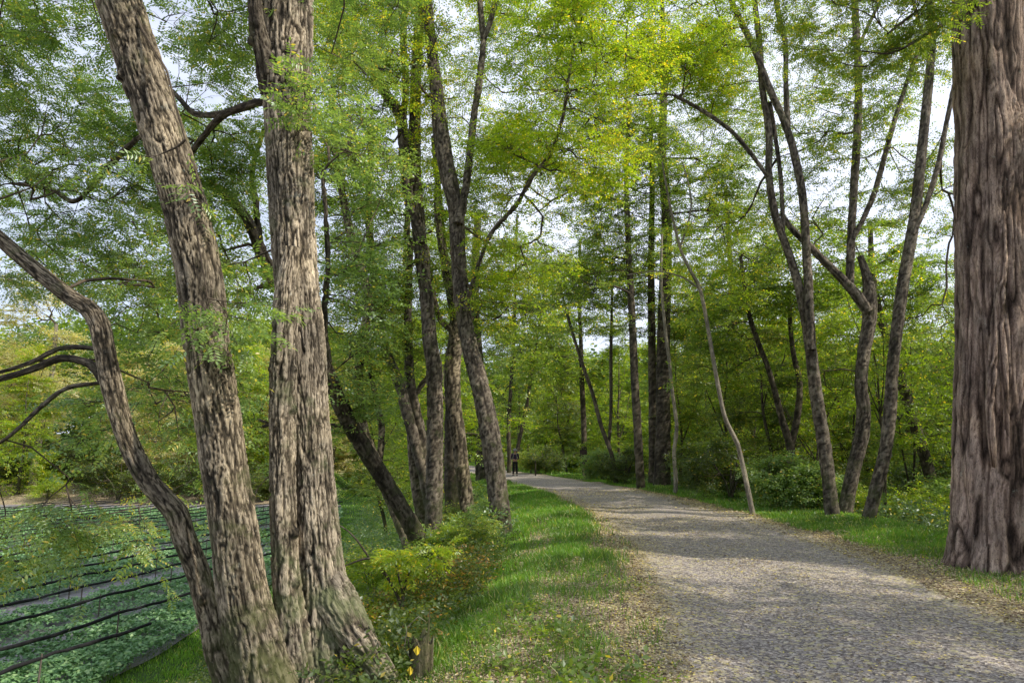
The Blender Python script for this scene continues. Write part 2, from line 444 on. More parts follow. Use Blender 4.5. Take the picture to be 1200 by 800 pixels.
def thin_tube(buf, p, r, m=5, mat=0, seed=0.0):
    p = np.asarray(p, float); r = np.asarray(r, float)
    T, N, B = frames(p)
    th = np.arange(m) / m * 2 * PI
    v = p[:, None] + r[:, None, None] * (np.cos(th)[None, :, None] * N[:, None] + np.sin(th)[None, :, None] * B[:, None])
    s = np.concatenate([[0], np.cumsum(np.linalg.norm(np.diff(p, axis=0), axis=1))])
    rr = max(r.max(), 0.01)
    bc = np.stack([np.broadcast_to(np.cos(th) * rr + seed, (len(p), m)), np.broadcast_to(np.sin(th) * rr, (len(p), m)),
                   np.broadcast_to((s * 0.2)[:, None], (len(p), m))], 2)
    buf.add(v.reshape(-1, 3), tube_faces(len(p), m), mat, None, bc.reshape(-1, 3), True)

def bark_height(c, s, z, kind, seed):
    """c,s position on the reference circle (m), z run along the stem (m) -> height 0..1"""
    if kind == 'ridge':
        w = fbm(c * 6, s * 6, z * 3.0, 3, seed + 3) * 0.028
        w2 = fbm(c * 6 + 7, s * 6, z * 3.0, 3, seed + 4) * 0.028
        a = noise3((c + w) * 38, (s + w2) * 38, z * 3.6, seed)
        b = noise3((c - w2) * 62 + 31, (s + w) * 62, z * 6.5, seed + 1)
        fa = np.clip(np.abs(a) * 5.0, 0, 1); fb = np.clip(np.abs(b) * 4.5, 0, 1)
        fine = noise3(c * 110, s * 110, z * 34, seed + 5)
        fl = noise3(c * 60, s * 60, z * 60, seed + 8)
        pl = fbm(c * 14, s * 14, z * 6, 2, seed + 6)
        return np.clip((0.35 + 0.65 * fb) * fa * (0.78 + 0.22 * pl) + 0.14 * fine + 0.08 * fl, 0, 1)
    if kind == 'fibre':
        w = fbm(c * 2, s * 2, z * 0.9, 3, seed + 3) * 0.12
        a = noise3((c + w) * 13, (s + w) * 13, z * 0.9, seed)
        b = noise3((c + w) * 34 + 3, (s - w) * 34, z * 1.9, seed + 1)
        f = noise3((c + w) * 70 + 3, (s - w) * 70, z * 5.0, seed + 2)
        pl = fbm(c * 5, s * 5, z * 2.2, 3, seed + 6)
        h = np.clip(np.abs(a) * 4.5, 0, 1) * (0.5 + 0.5 * np.clip(np.abs(b) * 4.0, 0, 1)) * (0.8 + 0.25 * pl) + 0.2 * f
        return np.clip(h, 0, 1)
    return np.clip(0.5 + 0.5 * fbm(c * 30, s * 30, z * 8, 3, seed), 0, 1)

def bark_tube(buf, pts, rad, ds, depth, kind='ridge', seed=0, flare=0.0, flare_h=0.5, lobes=5, mat=0, flute=0.0, knots=0):
    """pts base->top (n,3), rad (n): thick stem with displaced bark"""
    q = catmull(np.column_stack([pts, rad]), ds)
    p = q[:, :3]; r = np.maximum(q[:, 3], 0.004)
    T, N, B = frames(p)
    s = np.concatenate([[0], np.cumsum(np.linalg.norm(np.diff(p, axis=0), axis=1))])
    R0 = float(np.median(r)); m = int(max(10, min(200, 2 * PI * R0 / ds)))
    th = np.arange(m) / m * 2 * PI
    TH, S = np.meshgrid(th, s); RR = np.broadcast_to(r[:, None], TH.shape)
    c = np.cos(TH) * R0; sn = np.sin(TH) * R0
    h = bark_height(c + seed * 3.1, sn, S, kind, seed)
    lump = fbm(c * 3 / max(R0, .05) * 0.3 + seed, sn * 3 / max(R0, .05) * 0.3, S * 1.6, 3, seed + 9)
    rr = RR * (1 + 0.07 * lump) + (h - 0.6) * depth * np.clip(RR / R0, 0.3, 1.2)
    if flute:
        ph = TH + 0.25 * np.sin(S * 0.7 + seed) + 0.12 * S
        fl = np.abs(np.sin(ph * 3.5 / 1.0 + 0.9 * fbm(np.cos(TH) * 1.3, np.sin(TH) * 1.3, S * 0.25, 2, seed + 21) * 2.0))
        rr = rr * (1 + flute * (fl ** 0.6 - 0.7))
    if flare:
        e = np.exp(-S / flare_h)
        lob = 0.55 + 0.45 * np.cos(TH * lobes + 1.5 * fbm(np.cos(TH), np.sin(TH), 0, 2, seed + 12) * 2)
        rr = rr * (1 + flare * e * lob)
    rk = np.random.default_rng(seed + 100)
    for _ in range(knots):
        t0 = rk.uniform(0, 2 * PI); s0 = rk.uniform(0.3, max(0.5, s[-1] * 0.9)); sz = rk.uniform(0.03, 0.06)
        da = np.abs((TH - t0 + PI) % (2 * PI) - PI) * R0; dd = np.sqrt(da ** 2 + ((S - s0) * 0.8) ** 2) / sz
        rr = rr + 0.4 * sz * np.exp(-dd ** 2) * (1 + 0.8 * np.sin(dd * 5)); h = h - 0.5 * np.exp(-(dd * 1.6) ** 2)
    v = p[:, None] + rr[..., None] * (np.cos(TH)[..., None] * N[:, None] + np.sin(TH)[..., None] * B[:, None])
    bc = np.stack([c + seed * 3.1, sn, S * 0.22], 2)
    buf.add(v.reshape(-1, 3), tube_faces(len(p), m), mat, np.clip(h, 0, 1).ravel(), bc.reshape(-1, 3), True)
    return p, r

# ------------------------------------------------------------------ leaves
def leaflet(L, W):
    return np.array([[0, 0, 0], [L * 0.45, -W / 2, 0], [L, 0, -L * 0.1], [L * 0.45, W / 2, 0]])

def tmpl_pinnate(n=5, L=0.045, W=0.018, step=0.026, seed=0):
    r = np.random.default_rng(seed); V = []
    for i in range(n):
        for sgn in (-1, 1):
            a = sgn * (1.15 + r.uniform(-.15, .15)); l = leaflet(L * r.uniform(.8, 1.1), W)
            ca, sa = math.cos(a), math.sin(a)
            l = l @ np.array([[ca, sa, 0], [-sa, ca, 0], [0, 0, 1]])
            tz = r.uniform(-.4, .1); l[:, 2] += np.abs(l[:, 1]) * tz
            V.append(l + [0.03 + i * step, 0, -0.004 * i * i * 0.3])
    l = leaflet(L, W); V.append(l + [0.03 + n * step, 0, -0.01])
    return np.array(V)

def tmpl_spray(n=6, L=0.07, W=0.036, step=0.045, seed=0):
    r = np.random.default_rng(seed); V = []
    for i in range(n):
        a = (1 if i % 2 else -1) * r.uniform(0.5, 1.2); l = leaflet(L * r.uniform(.75, 1.15), W * r.uniform(.85, 1.15))
        tl = r.uniform(-.5, .5); l[:, 2] += l[:, 1] * tl
        ca, sa = math.cos(a), math.sin(a)
        l = l @ np.array([[ca, sa, 0], [-sa, ca, 0], [0, 0, 1]])
        l[:, 2] += -0.2 * l[:, 0] * r.uniform(0, 1)
        V.append(l + [i * step, 0, r.uniform(-.01, .01)])
    return np.array(V)

def place_leaves(buf, pos, dirs, tmpl, scale, tilt, lv0, rng, mat):
    n = len(pos)
    if n == 0: return
    x = dirs / (np.linalg.norm(dirs, axis=1)[:, None] + 1e-9)
    up = np.array([0, 0, 1.0]) + rng.normal(0, tilt, (n, 3))
    y = np.cross(up, x); y /= np.linalg.norm(y, axis=1)[:, None] + 1e-9
    z = np.cross(x, y)
    R = np.stack([x, y, z], 1)                       # rows
    k, q, _ = tmpl.shape
    tv = tmpl.reshape(-1, 3)
    V = np.einsum('vi,nij->nvj', tv, R) * scale[:, None, None] + pos[:, None]
    lv = np.clip(lv0[:, None] + rng.normal(0, 0.16, (n, k)), 0, 0.985)
    au = rng.random((n, k)) < 0.03; lv = np.where(au, 1.0, lv)
    lv = np.repeat(lv, q, axis=1)
    f = np.arange(n * k * q).reshape(-1, q)
    buf.add(V.reshape(-1, 3), f, mat, lv.ravel(), np.zeros((n * k * q, 3)))

TM = {
    'pin': [tmpl_pinnate(5, seed=i) for i in range(3)],
    'pinL': [tmpl_pinnate(5, 0.055, 0.026, 0.034, seed=i) for i in range(3)],
    'spr': [tmpl_spray(6, 0.062, 0.032, 0.042, seed=i) for i in range(3)],
    'sprL': [tmpl_spray(6, 0.095, 0.05, 0.06, seed=i) for i in range(3)],
    'far': [tmpl_spray(6, 0.17, 0.095, 0.11, seed=i) for i in range(3)],
    'vfar': [tmpl_spray(5, 0.34, 0.2, 0.24, seed=i) for i in range(3)],
}

def crown(name, parent, skel, blobs, tm='spr', seed=0, mats=None, r_tip=0.006, twigs=5, twl=0.5, sprays=4, droop=0.15,
          tilt=0.45, lvb=0.45, bf=0.3, amin=0.25, scale=1.0, sides=5, layered=0.0, link=True, loc=None, leaf_frac=1.0):
    """grow boughs from the skeleton polylines to random points in the blobs, hang leafy twigs on them; ONE mesh"""
    rng = np.random.default_rng(seed)
    mats = mats or [M_TWIG, M_LEAF]
    pos = []; par = []; plen = []; rad0 = []
    for p, r in skel:
        k = len(p); st = max(1, int(k / 40)); idx = np.arange(int(k * amin), k, st)
        if len(idx) == 0: idx = np.array([k - 1])
        for i in idx:
            pos.append(p[i]); par.append(-1); plen.append(0.25 * i * np.linalg.norm(p[-1] - p[0]) / k * 0); rad0.append(r[i])
    ns = len(pos)
    A = []; tid = []
    for (c, rr, n0) in blobs:
        n = int(n0 * 2.2) if n0 > 12 else n0
        u = rng.normal(size=(n, 3)); u /= np.linalg.norm(u, axis=1)[:, None]
        u *= rng.random((n, 1)) ** 0.42
        a = np.asarray(c) + u * np.asarray(rr)
        if layered: a[:, 2] = np.round(a[:, 2] / layered + 0.25 * rng.normal(size=n) * 0.3) * layered + 0.1 * rng.normal(size=n)
        if n0 > 12:
            fq = 0.95 / max(0.8, min(3.0, float(np.mean(rr)))) ** 0.5
            nv = fbm(a[:, 0] * fq + seed, a[:, 1] * fq, a[:, 2] * fq * 1.3, 2, seed + 77) + rng.normal(0, 0.07, n)
            a = a[np.argsort(-nv)[:n0]]
        A.append(a)
    A = np.concatenate(A)
    P0 = np.array(pos); dist = np.min(np.linalg.norm(A[:, None] - P0[None], axis=2), axis=1)
    order = np.argsort(dist)
    cap = len(pos) + len(A) * 14
    NP = np.zeros((cap, 3)); NP[:ns] = P0; NL = np.zeros(cap); NL[:ns] = plen; NPAR = np.full(cap, -1); ND = np.zeros((cap, 3)); ND[:ns] = (0, 0, 0.6)
    n = ns; paths = []
    for ai in order:
        a = A[ai]
        dv = a - NP[:n]; dd = np.linalg.norm(dv, axis=1)
        cost = dd + bf * NL[:n] + 0.35 * np.clip(-dv[:, 2], 0, 9)
        j = int(np.argmin(cost)); d = dd[j]
        k = int(min(12, max(2, round(d / 0.4))))
        t = (np.arange(1, k + 1) / k)[:, None]
        p0 = NP[j]; c1 = p0 + (ND[j] * 0.35 + dv[j] / max(d, .01) * 0.3 + np.array([0, 0, 0.12])) * d * 0.5
        q = (1 - t) ** 2 * p0 + 2 * t * (1 - t) * c1 + t ** 2 * a
        q[:-1] += rng.normal(0, 0.035, (k - 1, 3)) * min(1.0, d / 1.5)
        idx = []
        prev = j
        for i in range(k):
            if n >= cap: break
            NP[n] = q[i]; NPAR[n] = prev; NL[n] = NL[prev] + np.linalg.norm(q[i] - NP[prev]); v = q[i] - NP[prev]
            ND[n] = v / (np.linalg.norm(v) + 1e-9); idx.append(n); prev = n; n += 1
        paths.append((j, idx))
    cnt = np.zeros(n)
    for j, idx in paths: cnt[idx[-1]] += 1
    for i in range(n - 1, ns - 1, -1):
        if NPAR[i] >= 0: cnt[NPAR[i]] += cnt[i]
    R = r_tip * np.maximum(cnt, 1) ** 0.48
    lim = np.concatenate([np.array(rad0) * 0.62, np.full(n - ns, 9.0)])
    for i in range(ns, n):
        lim[i] = min(lim[i], lim[NPAR[i]]); R[i] = min(R[i], lim[i])
    buf = Buf()
    for q, (j, idx) in enumerate(paths):
        ii = [j] + idx
        rr = R[ii].copy(); rr[0] = rr[1]; rr[-1] *= 0.6
        s_ = sides if rr[0] > 0.02 else 4 if rr[0] > 0.01 else 3
        thin_tube(buf, NP[ii], rr, s_, 0, q * 0.37)
    # twigs
    cand = np.arange(ns, n)[cnt[ns:n] <= 4]
    wts = np.where(cnt[cand] <= 1, 1.0, 0.45); 
    tipset = np.array([idx[-1] for _, idx in paths])
    NT = int(len(A) * twigs)
    ch = rng.choice(cand, NT, p=wts / wts.sum()); ch[:len(A)] = tipset
    o = NP[ch]; bd = ND[ch]
    ang = rng.uniform(0, 2 * PI, NT)
    dr = bd * 0.7 + np.stack([np.cos(ang), np.sin(ang), rng.normal(0, 0.25, NT)], 1) * 0.9
    dr[:len(A)] = bd[:len(A)] + rng.normal(0, .2, (len(A), 3))
    dr /= np.linalg.norm(dr, axis=1)[:, None]
    L = twl * rng.uniform(0.45, 1.2, NT) * scale
    mid = o + dr * (L * 0.5)[:, None] + np.array([0, 0, 1]) * (0.02 * L)[:, None]
    end = o + dr * L[:, None] - np.array([0, 0, 1]) * (droop * L * rng.uniform(0.3, 1.6, NT))[:, None]
    ring = np.stack([o, mid, end], 1)
    th = np.arange(3) / 3 * 2 * PI; rt = r_tip * 0.55 * scale
    off = np.stack([np.cos(th), np.sin(th), np.zeros(3)], 1)
    # crude cross-section frames
    side = np.cross(dr, [0, 0, 1.0]); side /= np.linalg.norm(side, axis=1)[:, None] + 1e-6; up2 = np.cross(side, dr)
    offs = np.cos(th)[None, :, None] * side[:, None] + np.sin(th)[None, :, None] * up2[:, None]
    V = ring[:, :, None] + offs[:, None] * (np.array([1, .8, .4]) * rt)[None, :, None, None]
    tf = tube_faces(3, 3)
    Fc = (np.arange(NT)[:, None, None] * 9 + tf[None]).reshape(-1, 4)
    buf.add(V.reshape(-1, 3), Fc, 0, None, None, True)
    # leaf sprays along the twigs
    nsq = max(1, int(round(NT * sprays * leaf_frac)))
    ti = rng.integers(0, NT, nsq); t = rng.uniform(0.1, 1.0, nsq)[:, None]
    lp = (1 - t) ** 2 * o[ti] + 2 * t * (1 - t) * mid[ti] + t ** 2 * end[ti]
    sgn = rng.choice([-1, 1], nsq)[:, None]
    ld = dr[ti] * 0.6 + side[ti] * sgn * 0.9 + rng.normal(0, 0.25, (nsq, 3)) - np.array([0, 0, 1.0]) * droop
    lvt = lvb + 0.03 + 0.32 * fbm(lp[:, 0] * 0.9, lp[:, 1] * 0.9, lp[:, 2] * 0.9, 2, seed + 3) + rng.normal(0, .08, nsq)
    which = rng.integers(0, 3, nsq)
    for w in range(3):
        mk = which == w
        place_leaves(buf, lp[mk], ld[mk], TM[tm][w], scale * rng.uniform(0.75, 1.2, mk.sum()), tilt, lvt[mk], rng, 1)
    return buf.build(name, mats, parent, loc, link)

# ------------------------------------------------------------------ individually traced trees
def stem_pts(spec, Y=None, k=1.0):
    pts = []; rad = []
    for s in spec:
        px, py, w = s[:3]; yy = s[3] if len(s) > 3 else Y
        pts.append(P(px, py, yy)); rad.append(M(w, py, yy) / 2 * k)
    return np.array(pts), np.array(rad)

def to_ground(pts, rad, extra=0.35, grow=1.12):
    b = pts[0]; gz = float(ground(b[0], b[1]))
    if b[2] > gz - extra:
        dirv = pts[0] - pts[1]; dirv = dirv / np.linalg.norm(dirv); 
        dirv[2] = min(dirv[2], -0.8)
        k = (b[2] - (gz - extra)) / -dirv[2]
        nb = b + dirv * k
        pts = np.vstack([nb, pts]); rad = np.concatenate([[rad[0] * grow], rad])
    return pts, rad

N_TREE = 0
DENS = 1.75
def tree(label, stems, blobs, bark=None, wblobs=(), ds=0.05, depth=0.015, kind='ridge', flare=0.25, knots=0, flute=0.0, lobes=5,
         name='broadleaf_tree', group=None, roots=(), wk=1.0, flare_h=0.45, mats=None, seed=None, extra_stems=(), **ck):
    """stems: list of pixel polylines base->top, the first stands in the ground"""
    global N_TREE
    N_TREE += 1
    sd = seed if seed is not None else N_TREE * 13
    buf = Buf(); skel = []; base = None; limbs = []
    for i, (spec, Yd) in enumerate(stems):
        pts, rad = stem_pts(spec, Yd, wk)
        onground = (i == 0) or (len(spec[0]) > 4 and spec[0][4])
        if onground: pts, rad = to_ground(pts, rad)
        if i == 0: base = pts[0].copy(); base[2] = float(ground(base[0], base[1]))
        dsi = ds if i == 0 or onground else max(ds, 0.012)
        lb = buf
        if not onground: lb = Buf(); limbs.append((lb, base[1] < 14 and rad[0] < .1))
        p, r = bark_tube(lb, pts, rad, dsi, depth if rad.max() > 0.05 else depth * 0.5, kind, sd + i,
                         flare if onground else 0, flare_h, lobes, 0, flute, knots if rad.max() > .08 else 0)
        skel.append((p, r))
    for spec, Yd in roots:
        pts, rad = stem_pts(spec, Yd)
        bark_tube(buf, pts, rad, ds, depth, kind, sd + 50)
    root = empty(name, base)
    tag(root, label, 'tree', group)
    tko = buf.build('trunk', [bark or M_BARKG], root, base)
    for lb, dk in limbs: lb.build('limb', [M_BARKD if dk else (bark or M_BARKG)], tko, base)
    bl = []
    for b in blobs:
        px, py, Yd, rx, ry, rd, n = b
        bl.append((P(px, py, Yd), (M(rx, py, Yd), rd, M(ry, py, Yd)), n))
    bl += list(wblobs)
    ck['sprays'] = ck.get('sprays', 4) * ck.pop('dens', DENS); ck['scale'] = ck.get('scale', 1.0) * 1.1
    if bl:
        crown('crown', root, skel, bl, seed=sd + 5, mats=mats, loc=base, **ck)
    return root


# ---- the three big near stems on the left
tree('thick ridged trunk leaning left, between the curved slender trunk and the forked double trunk',
     [([(330, 860, 104), (312, 800, 84), (296, 740, 74), (286, 700, 69), (271, 600, 62), (257, 500, 61), (242, 400, 59), (230, 300, 59), (205, 200, 57),
        (172, 100, 58), (139, 0, 58), (105, -120, 54), (60, -300, 46), (20, -520, 36), (0, -700, 20)], 5.5)],
     [(110, -190, 5.5, 300, 120, 2.2, 60), (160, -420, 5.0, 460, 190, 3.0, 60),
      (40, 20, 7.2, 130, 90, 1.2, 34), (215, 205, 5.1, 40, 60, 0.25, 5), (262, 372, 5.1, 30, 30, 0.2, 5), (300, 20, 6.6, 120, 70, .8, 22)],
     M_BARK, wk=.83, ds=0.009, depth=0.024, flare=0.14, flare_h=0.3, knots=9, tm='pin', twigs=5, sprays=5, twl=0.45, r_tip=0.004, amin=0.5, lvb=0.55, dens=1.1,
     mats=[M_TWIG, M_LEAFC])
tree('largest trunk on the left, forked low into two stems with root spreading over the bank',
     [([(398, 830, 128), (386, 775, 98), (378, 700, 72), (370, 600, 60), (363, 500, 54), (355, 400, 60), (345, 300, 61), (340, 200, 63),
        (337, 100, 67), (336, 0, 73), (338, -150, 66), (350, -350, 54), (370, -600, 30)], 5.9),
      ([(356, 850, 60, 5.66, 1), (346, 760, 46), (337, 690, 39), (332, 600, 36), (331, 500, 36), (333, 420, 36), (336, 350, 34), (342, 290, 20)], 5.66),
      ([(312, 118, 10, 6.0), (290, 124, 12, 6.1), (262, 135, 10, 6.3), (240, 158, 9, 6.5), (222, 182, 8, 6.7)], 6.2),
      ([(266, 133, 10, 6.3), (228, 133, 8, 6.6), (200, 106, 6, 6.9), (168, 96, 5, 7.2)], 6.5),
      ([(160, 163, 8, 6.9), (122, 200, 8, 7.2), (100, 227, 7, 7.4), (83, 236, 7, 7.6), (60, 222, 5, 7.8), (14, 215, 4, 8.0)], 7.2),
      ([(225, 180, 9, 6.7), (192, 150, 7, 6.8), (160, 163, 8, 6.9)], 6.8),
      ([(318, 110, 30, 5.85), (308, 60, 26, 5.7), (300, 22, 20, 5.6), (296, -40, 16, 5.5)], 5.8)],
     [(330, -330, 6, 380, 190, 3.0, 60), (150, 130, 8.2, 190, 120, 1.5, 120), (60, 240, 9.0, 130, 110, 1.6, 80),
      (260, 160, 8.5, 110, 100, 1.2, 60), (430, 30, 7.4, 80, 60, .8, 16), (360, 130, 5.5, 26, 70, .2, 5), (280, 330, 7.0, 60, 50, .5, 10),
      (480, -120, 7, 200, 80, 1.5, 40)],
     M_BARKM, wk=.81, ds=0.009, depth=0.028, flare=0.22, flare_h=0.3, knots=9, tm='pin', twigs=5, sprays=5, twl=0.45, r_tip=0.004, amin=0.25, lvb=0.5, dens=1.1,
     roots=[([(376, 640, 6, 5.9), (388, 690, 44, 5.85), (408, 730, 44, 5.78), (432, 765, 34, 5.72), (456, 795, 24, 5.7), (486, 825, 10, 5.7)], 5.7)],
     mats=[M_TWIG, M_LEAFC])
tree('slender curved grey trunk bending left over the field, left of the leaning trunk',
     [([(268, 800, 30), (256, 770, 28), (246, 720, 27), (232, 670, 26), (216, 630, 25), (207, 602, 25), (190, 582, 23), (172, 560, 23), (152, 522, 22), (140, 485, 22),
        (131, 450, 23), (123, 410, 22), (117, 382, 22), (104, 362, 20), (82, 348, 18), (44, 318, 17), (0, 280, 16), (-60, 225, 14), (-120, 170, 10)], 6.2),
      ([(121, 449, 9), (110, 430, 10), (95, 423, 9), (70, 420, 9), (34, 434, 8), (-8, 446, 7)], 6.2),
      ([(112, 408, 6, 6.2), (72, 408, 6, 6.3), (35, 425, 5, 6.4), (0, 436, 4, 6.4)], 6.3),
      ([(119, 448, 5, 6.2), (78, 455, 5, 6.1), (48, 477, 5, 6.0), (12, 510, 4, 6.0), (-20, 530, 3, 6.0)], 6.1)],
     [(60, 230, 7.4, 150, 110, 1.2, 44), (180, 330, 8.0, 90, 90, .9, 30), (-60, 60, 6.5, 120, 120, 1.2, 30), (6, 620, 6.4, 26, 60, .25, 6), (70, 590, 6.2, 40, 30, .4, 10),
      (190, 450, 8.4, 110, 80, 1.0, 22), (180, 600, 7.6, 50, 60, .5, 7)],
     M_BARK, ds=0.009, depth=0.014, flare=0.1, knots=4, tm='pin', twigs=5, sprays=4, twl=0.42, r_tip=0.0035, amin=0.45, lvb=0.6, dens=1.1, droop=0.4,
     mats=[M_TWIG, M_LEAFC])

# ---- trees on the bank, middle distance
tree('tall grey trunk leaning left on the bank, the person just right of it',
     [([(591, 650, 30), (588, 632, 26), (586, 600, 24), (580, 550, 23), (573, 500, 23), (562, 450, 21), (549, 400, 19), (541, 350, 18), (537, 300, 17), (534, 245, 18),
        (524, 200, 19), (516, 150, 18), (511, 100, 15), (505, 50, 13), (500, 0, 12), (492, -90, 10), (480, -220, 7)], 15.5),
      ([(537, 262, 12), (545, 225, 9), (551, 180, 9), (555, 140, 8), (561, 100, 8), (566, 50, 7), (563, 10, 7), (560, -60, 6), (565, -150, 5)], 15.3),
      ([(567, 45, 7), (577, 18, 6), (584, -20, 5), (590, -80, 4)], 15.3),
      ([(545, 360, 6, 15.4), (556, 325, 5, 15.3), (575, 275, 5, 15.1), (605, 240, 6, 14.9), (625, 205, 5, 14.7), (645, 180, 5, 14.6), (660, 135, 4, 14.4), (668, 80, 4, 14.2), (682, 10, 4, 14)], 15)],
     [(480, 40, 15, 110, 90, 1.8, 80), (560, -60, 15, 140, 90, 2, 70), (600, 300, 15.5, 80, 90, 1.2, 60), (640, 190, 15, 80, 80, 1.5, 70), (690, 60, 14, 90, 80, 1.5, 90),
      (600, -220, 14, 260, 90, 3.5, 110), (545, 190, 16.5, 60, 120, 1, 36), (690, 190, 15.5, 60, 50, 1.2, 34)],
     M_BARKG, ds=0.03, depth=0.03, flare=0.25, knots=5, tm='spr', twigs=5, sprays=4, twl=0.7, r_tip=0.007, lvb=0.62, mats=[M_TWIG, M_LEAFY], amin=.4)
tree('upright grey trunk at the centre of the clump left of the leaning trunk',
     [([(509, 690, 24), (508, 620, 20), (509, 560, 20), (510, 500, 19), (508, 430, 18), (504, 400, 17), (500, 350, 16), (494, 300, 16), (490, 260, 16), (486, 200, 15),
        (486, 140, 14), (488, 80, 12), (493, 0, 11), (496, -100, 8), (490, -230, 6)], 17),
      ([(494, 285, 10), (487, 255, 12), (479, 235, 12), (474, 185, 13), (470, 140, 13), (452, 110, 12), (440, 88, 10), (427, 62, 8), (415, 10, 6), (405, -60, 5)], 16.7),
      ([(472, 140, 8), (476, 100, 8), (473, 60, 8), (474, 10, 7), (478, -60, 5)], 16.8)],
     [(440, 60, 16, 90, 90, 1.6, 90), (420, 190, 16, 60, 70, 1.4, 46), (500, -100, 17, 150, 80, 2, 80), (470, 330, 17.5, 60, 60, 1.2, 34), (400, -160, 15, 200, 100, 3, 90)],
     M_BARKG, ds=0.034, depth=0.03, flare=0.2, tm='spr', twigs=5, sprays=4, twl=0.7, r_tip=0.007, lvb=0.55, amin=.35)
tree('lit brown trunk leaning left, right side of the clump with its foot in the grass',
     [([(556, 632, 24), (549, 600, 18), (543, 560, 17), (537, 510, 17), (532, 470, 17), (531, 430, 17), (534, 400, 16), (536, 360, 13), (528, 330, 11), (518, 290, 9), (512, 230, 7), (520, 150, 5)], 18.5),
      ([(536, 400, 9), (527, 385, 8), (515, 372, 7), (507, 340, 6), (500, 290, 5)], 18.4)],
     [(520, 330, 19, 60, 70, 1.3, 44), (590, 380, 20, 60, 50, 1.3, 30), (520, 210, 19, 50, 70, 1, 34)],
     M_BARK, ds=0.04, depth=0.03, tm='spr', twigs=5, sprays=4, twl=0.7, r_tip=0.008, lvb=0.5, amin=.5)
tree('dark mossy trunk half hidden behind the upright one in the clump',
     [([(531, 650, 22), (531, 600, 19), (530, 540, 19), (531, 480, 18), (530, 430, 18), (534, 380, 14), (528, 340, 12), (520, 300, 10), (515, 240, 8), (508, 160, 6)], 20)],
     [(500, 250, 20, 70, 80, 1.4, 40), (560, 330, 21, 50, 60, 1.2, 26)],
     M_BARKD, ds=0.045, depth=0.03, tm='spr', twigs=5, sprays=4, twl=0.8, r_tip=0.008, lvb=0.4, amin=.5)
tree('slanting grey trunk crossing to the left behind the upright trunk of the clump',
     [([(514, 650, 16), (504, 590, 15), (497, 555, 14), (487, 520, 13), (476, 480, 13), (468, 450, 12), (450, 400, 10), (440, 330, 9), (432, 250, 8), (436, 150, 6)], 18),
      ([(503, 585, 11), (500, 545, 11), (492, 500, 11), (482, 450, 10), (478, 400, 9), (479, 340, 8), (482, 280, 6)], 18.2),
      ([(482, 470, 6), (497, 447, 6), (510, 432, 5)], 18.2)],
     [(440, 300, 18, 60, 80, 1.4, 50), (450, 430, 18.5, 50, 50, 1.2, 34), (400, 340, 18, 50, 60, 1.2, 30)],
     M_BARKG, ds=0.045, depth=0.022, tm='spr', twigs=5, sprays=4, twl=0.8, r_tip=0.008, lvb=0.55, amin=.4)
tree('straight brown trunk at the back of the clump, just left of the upright trunk',
     [([(497, 650, 15), (494, 610, 14), (488, 570, 13), (484, 520, 13), (480, 450, 12), (478, 380, 10), (476, 300, 8), (480, 220, 6)], 21)],
     [(470, 360, 21, 60, 60, 1.4, 30), (450, 240, 21, 60, 60, 1.4, 30)],
     M_BARK, ds=0.05, depth=0.02, tm='spr', twigs=5, sprays=4, twl=0.8, r_tip=0.008, lvb=0.5, amin=.5)
tree('dark twisted trunk leaning far left from the bank behind the double trunk',
     [([(500, 655, 24, 14.6), (487, 625, 21, 14.4), (470, 595, 19, 14.1), (450, 562, 19, 13.8), (430, 530, 19, 13.4), (412, 500, 19, 13), (398, 472, 18, 12.6), (386, 440, 16, 12.2),
        (360, 390, 15, 11.6), (330, 340, 15, 11), (308, 300, 14, 10.6), (292, 262, 12, 10.3), (266, 228, 11, 10), (240, 218, 8, 9.8), (205, 240, 5, 9.6)], 13),
      ([(392, 458, 9, 12.4), (384, 420, 8, 12), (380, 370, 7, 11.8), (384, 300, 6, 11.7), (378, 200, 5, 11.6)], 12),
      ([(306, 296, 8, 10.6), (300, 240, 7, 10.4), (296, 200, 6, 10.2), (310, 150, 5, 10)], 10.5)],
     [(250, 300, 11, 100, 90, 1.5, 90), (400, 330, 12.5, 70, 90, 1.4, 80), (240, 440, 12.5, 100, 80, 1.5, 60), (150, 320, 11.5, 110, 60, 1.3, 40), (420, 150, 12.5, 60, 120, 1.4, 70), (285, 540, 12.2, 40, 80, .8, 20),
      (400, 470, 12.6, 40, 50, .8, 24), (150, 500, 12, 80, 60, 1.0, 16)],
     M_BARKD, ds=0.03, depth=0.035, tm='spr', twigs=5, sprays=4, twl=0.65, r_tip=0.006, lvb=0.55, amin=.4, dens=1.15, knots=5, mats=[M_TWIG, M_LEAFC])
tree('brown trunk slanting beside the dark twisted one, bare near the ground',
     [([(490, 668, 17), (478, 635, 15), (464, 600, 14), (450, 565, 14), (440, 540, 13), (425, 500, 12), (420, 450, 11), (424, 400, 11), (432, 360, 11), (425, 320, 11), (410, 270, 10), (400, 220, 8), (388, 150, 6)], 16),
      ([(444, 548, 8), (447, 500, 8), (437, 450, 7), (428, 380, 6)], 16.2)],
     [(400, 200, 16, 60, 80, 1.3, 50), (420, 430, 16.4, 60, 50, 1.2, 40), (400, 60, 16, 80, 80, 1.5, 50)],
     M_BARK, ds=0.04, depth=0.02, tm='spr', twigs=5, sprays=4, twl=0.7, r_tip=0.007, lvb=0.5, amin=.5)
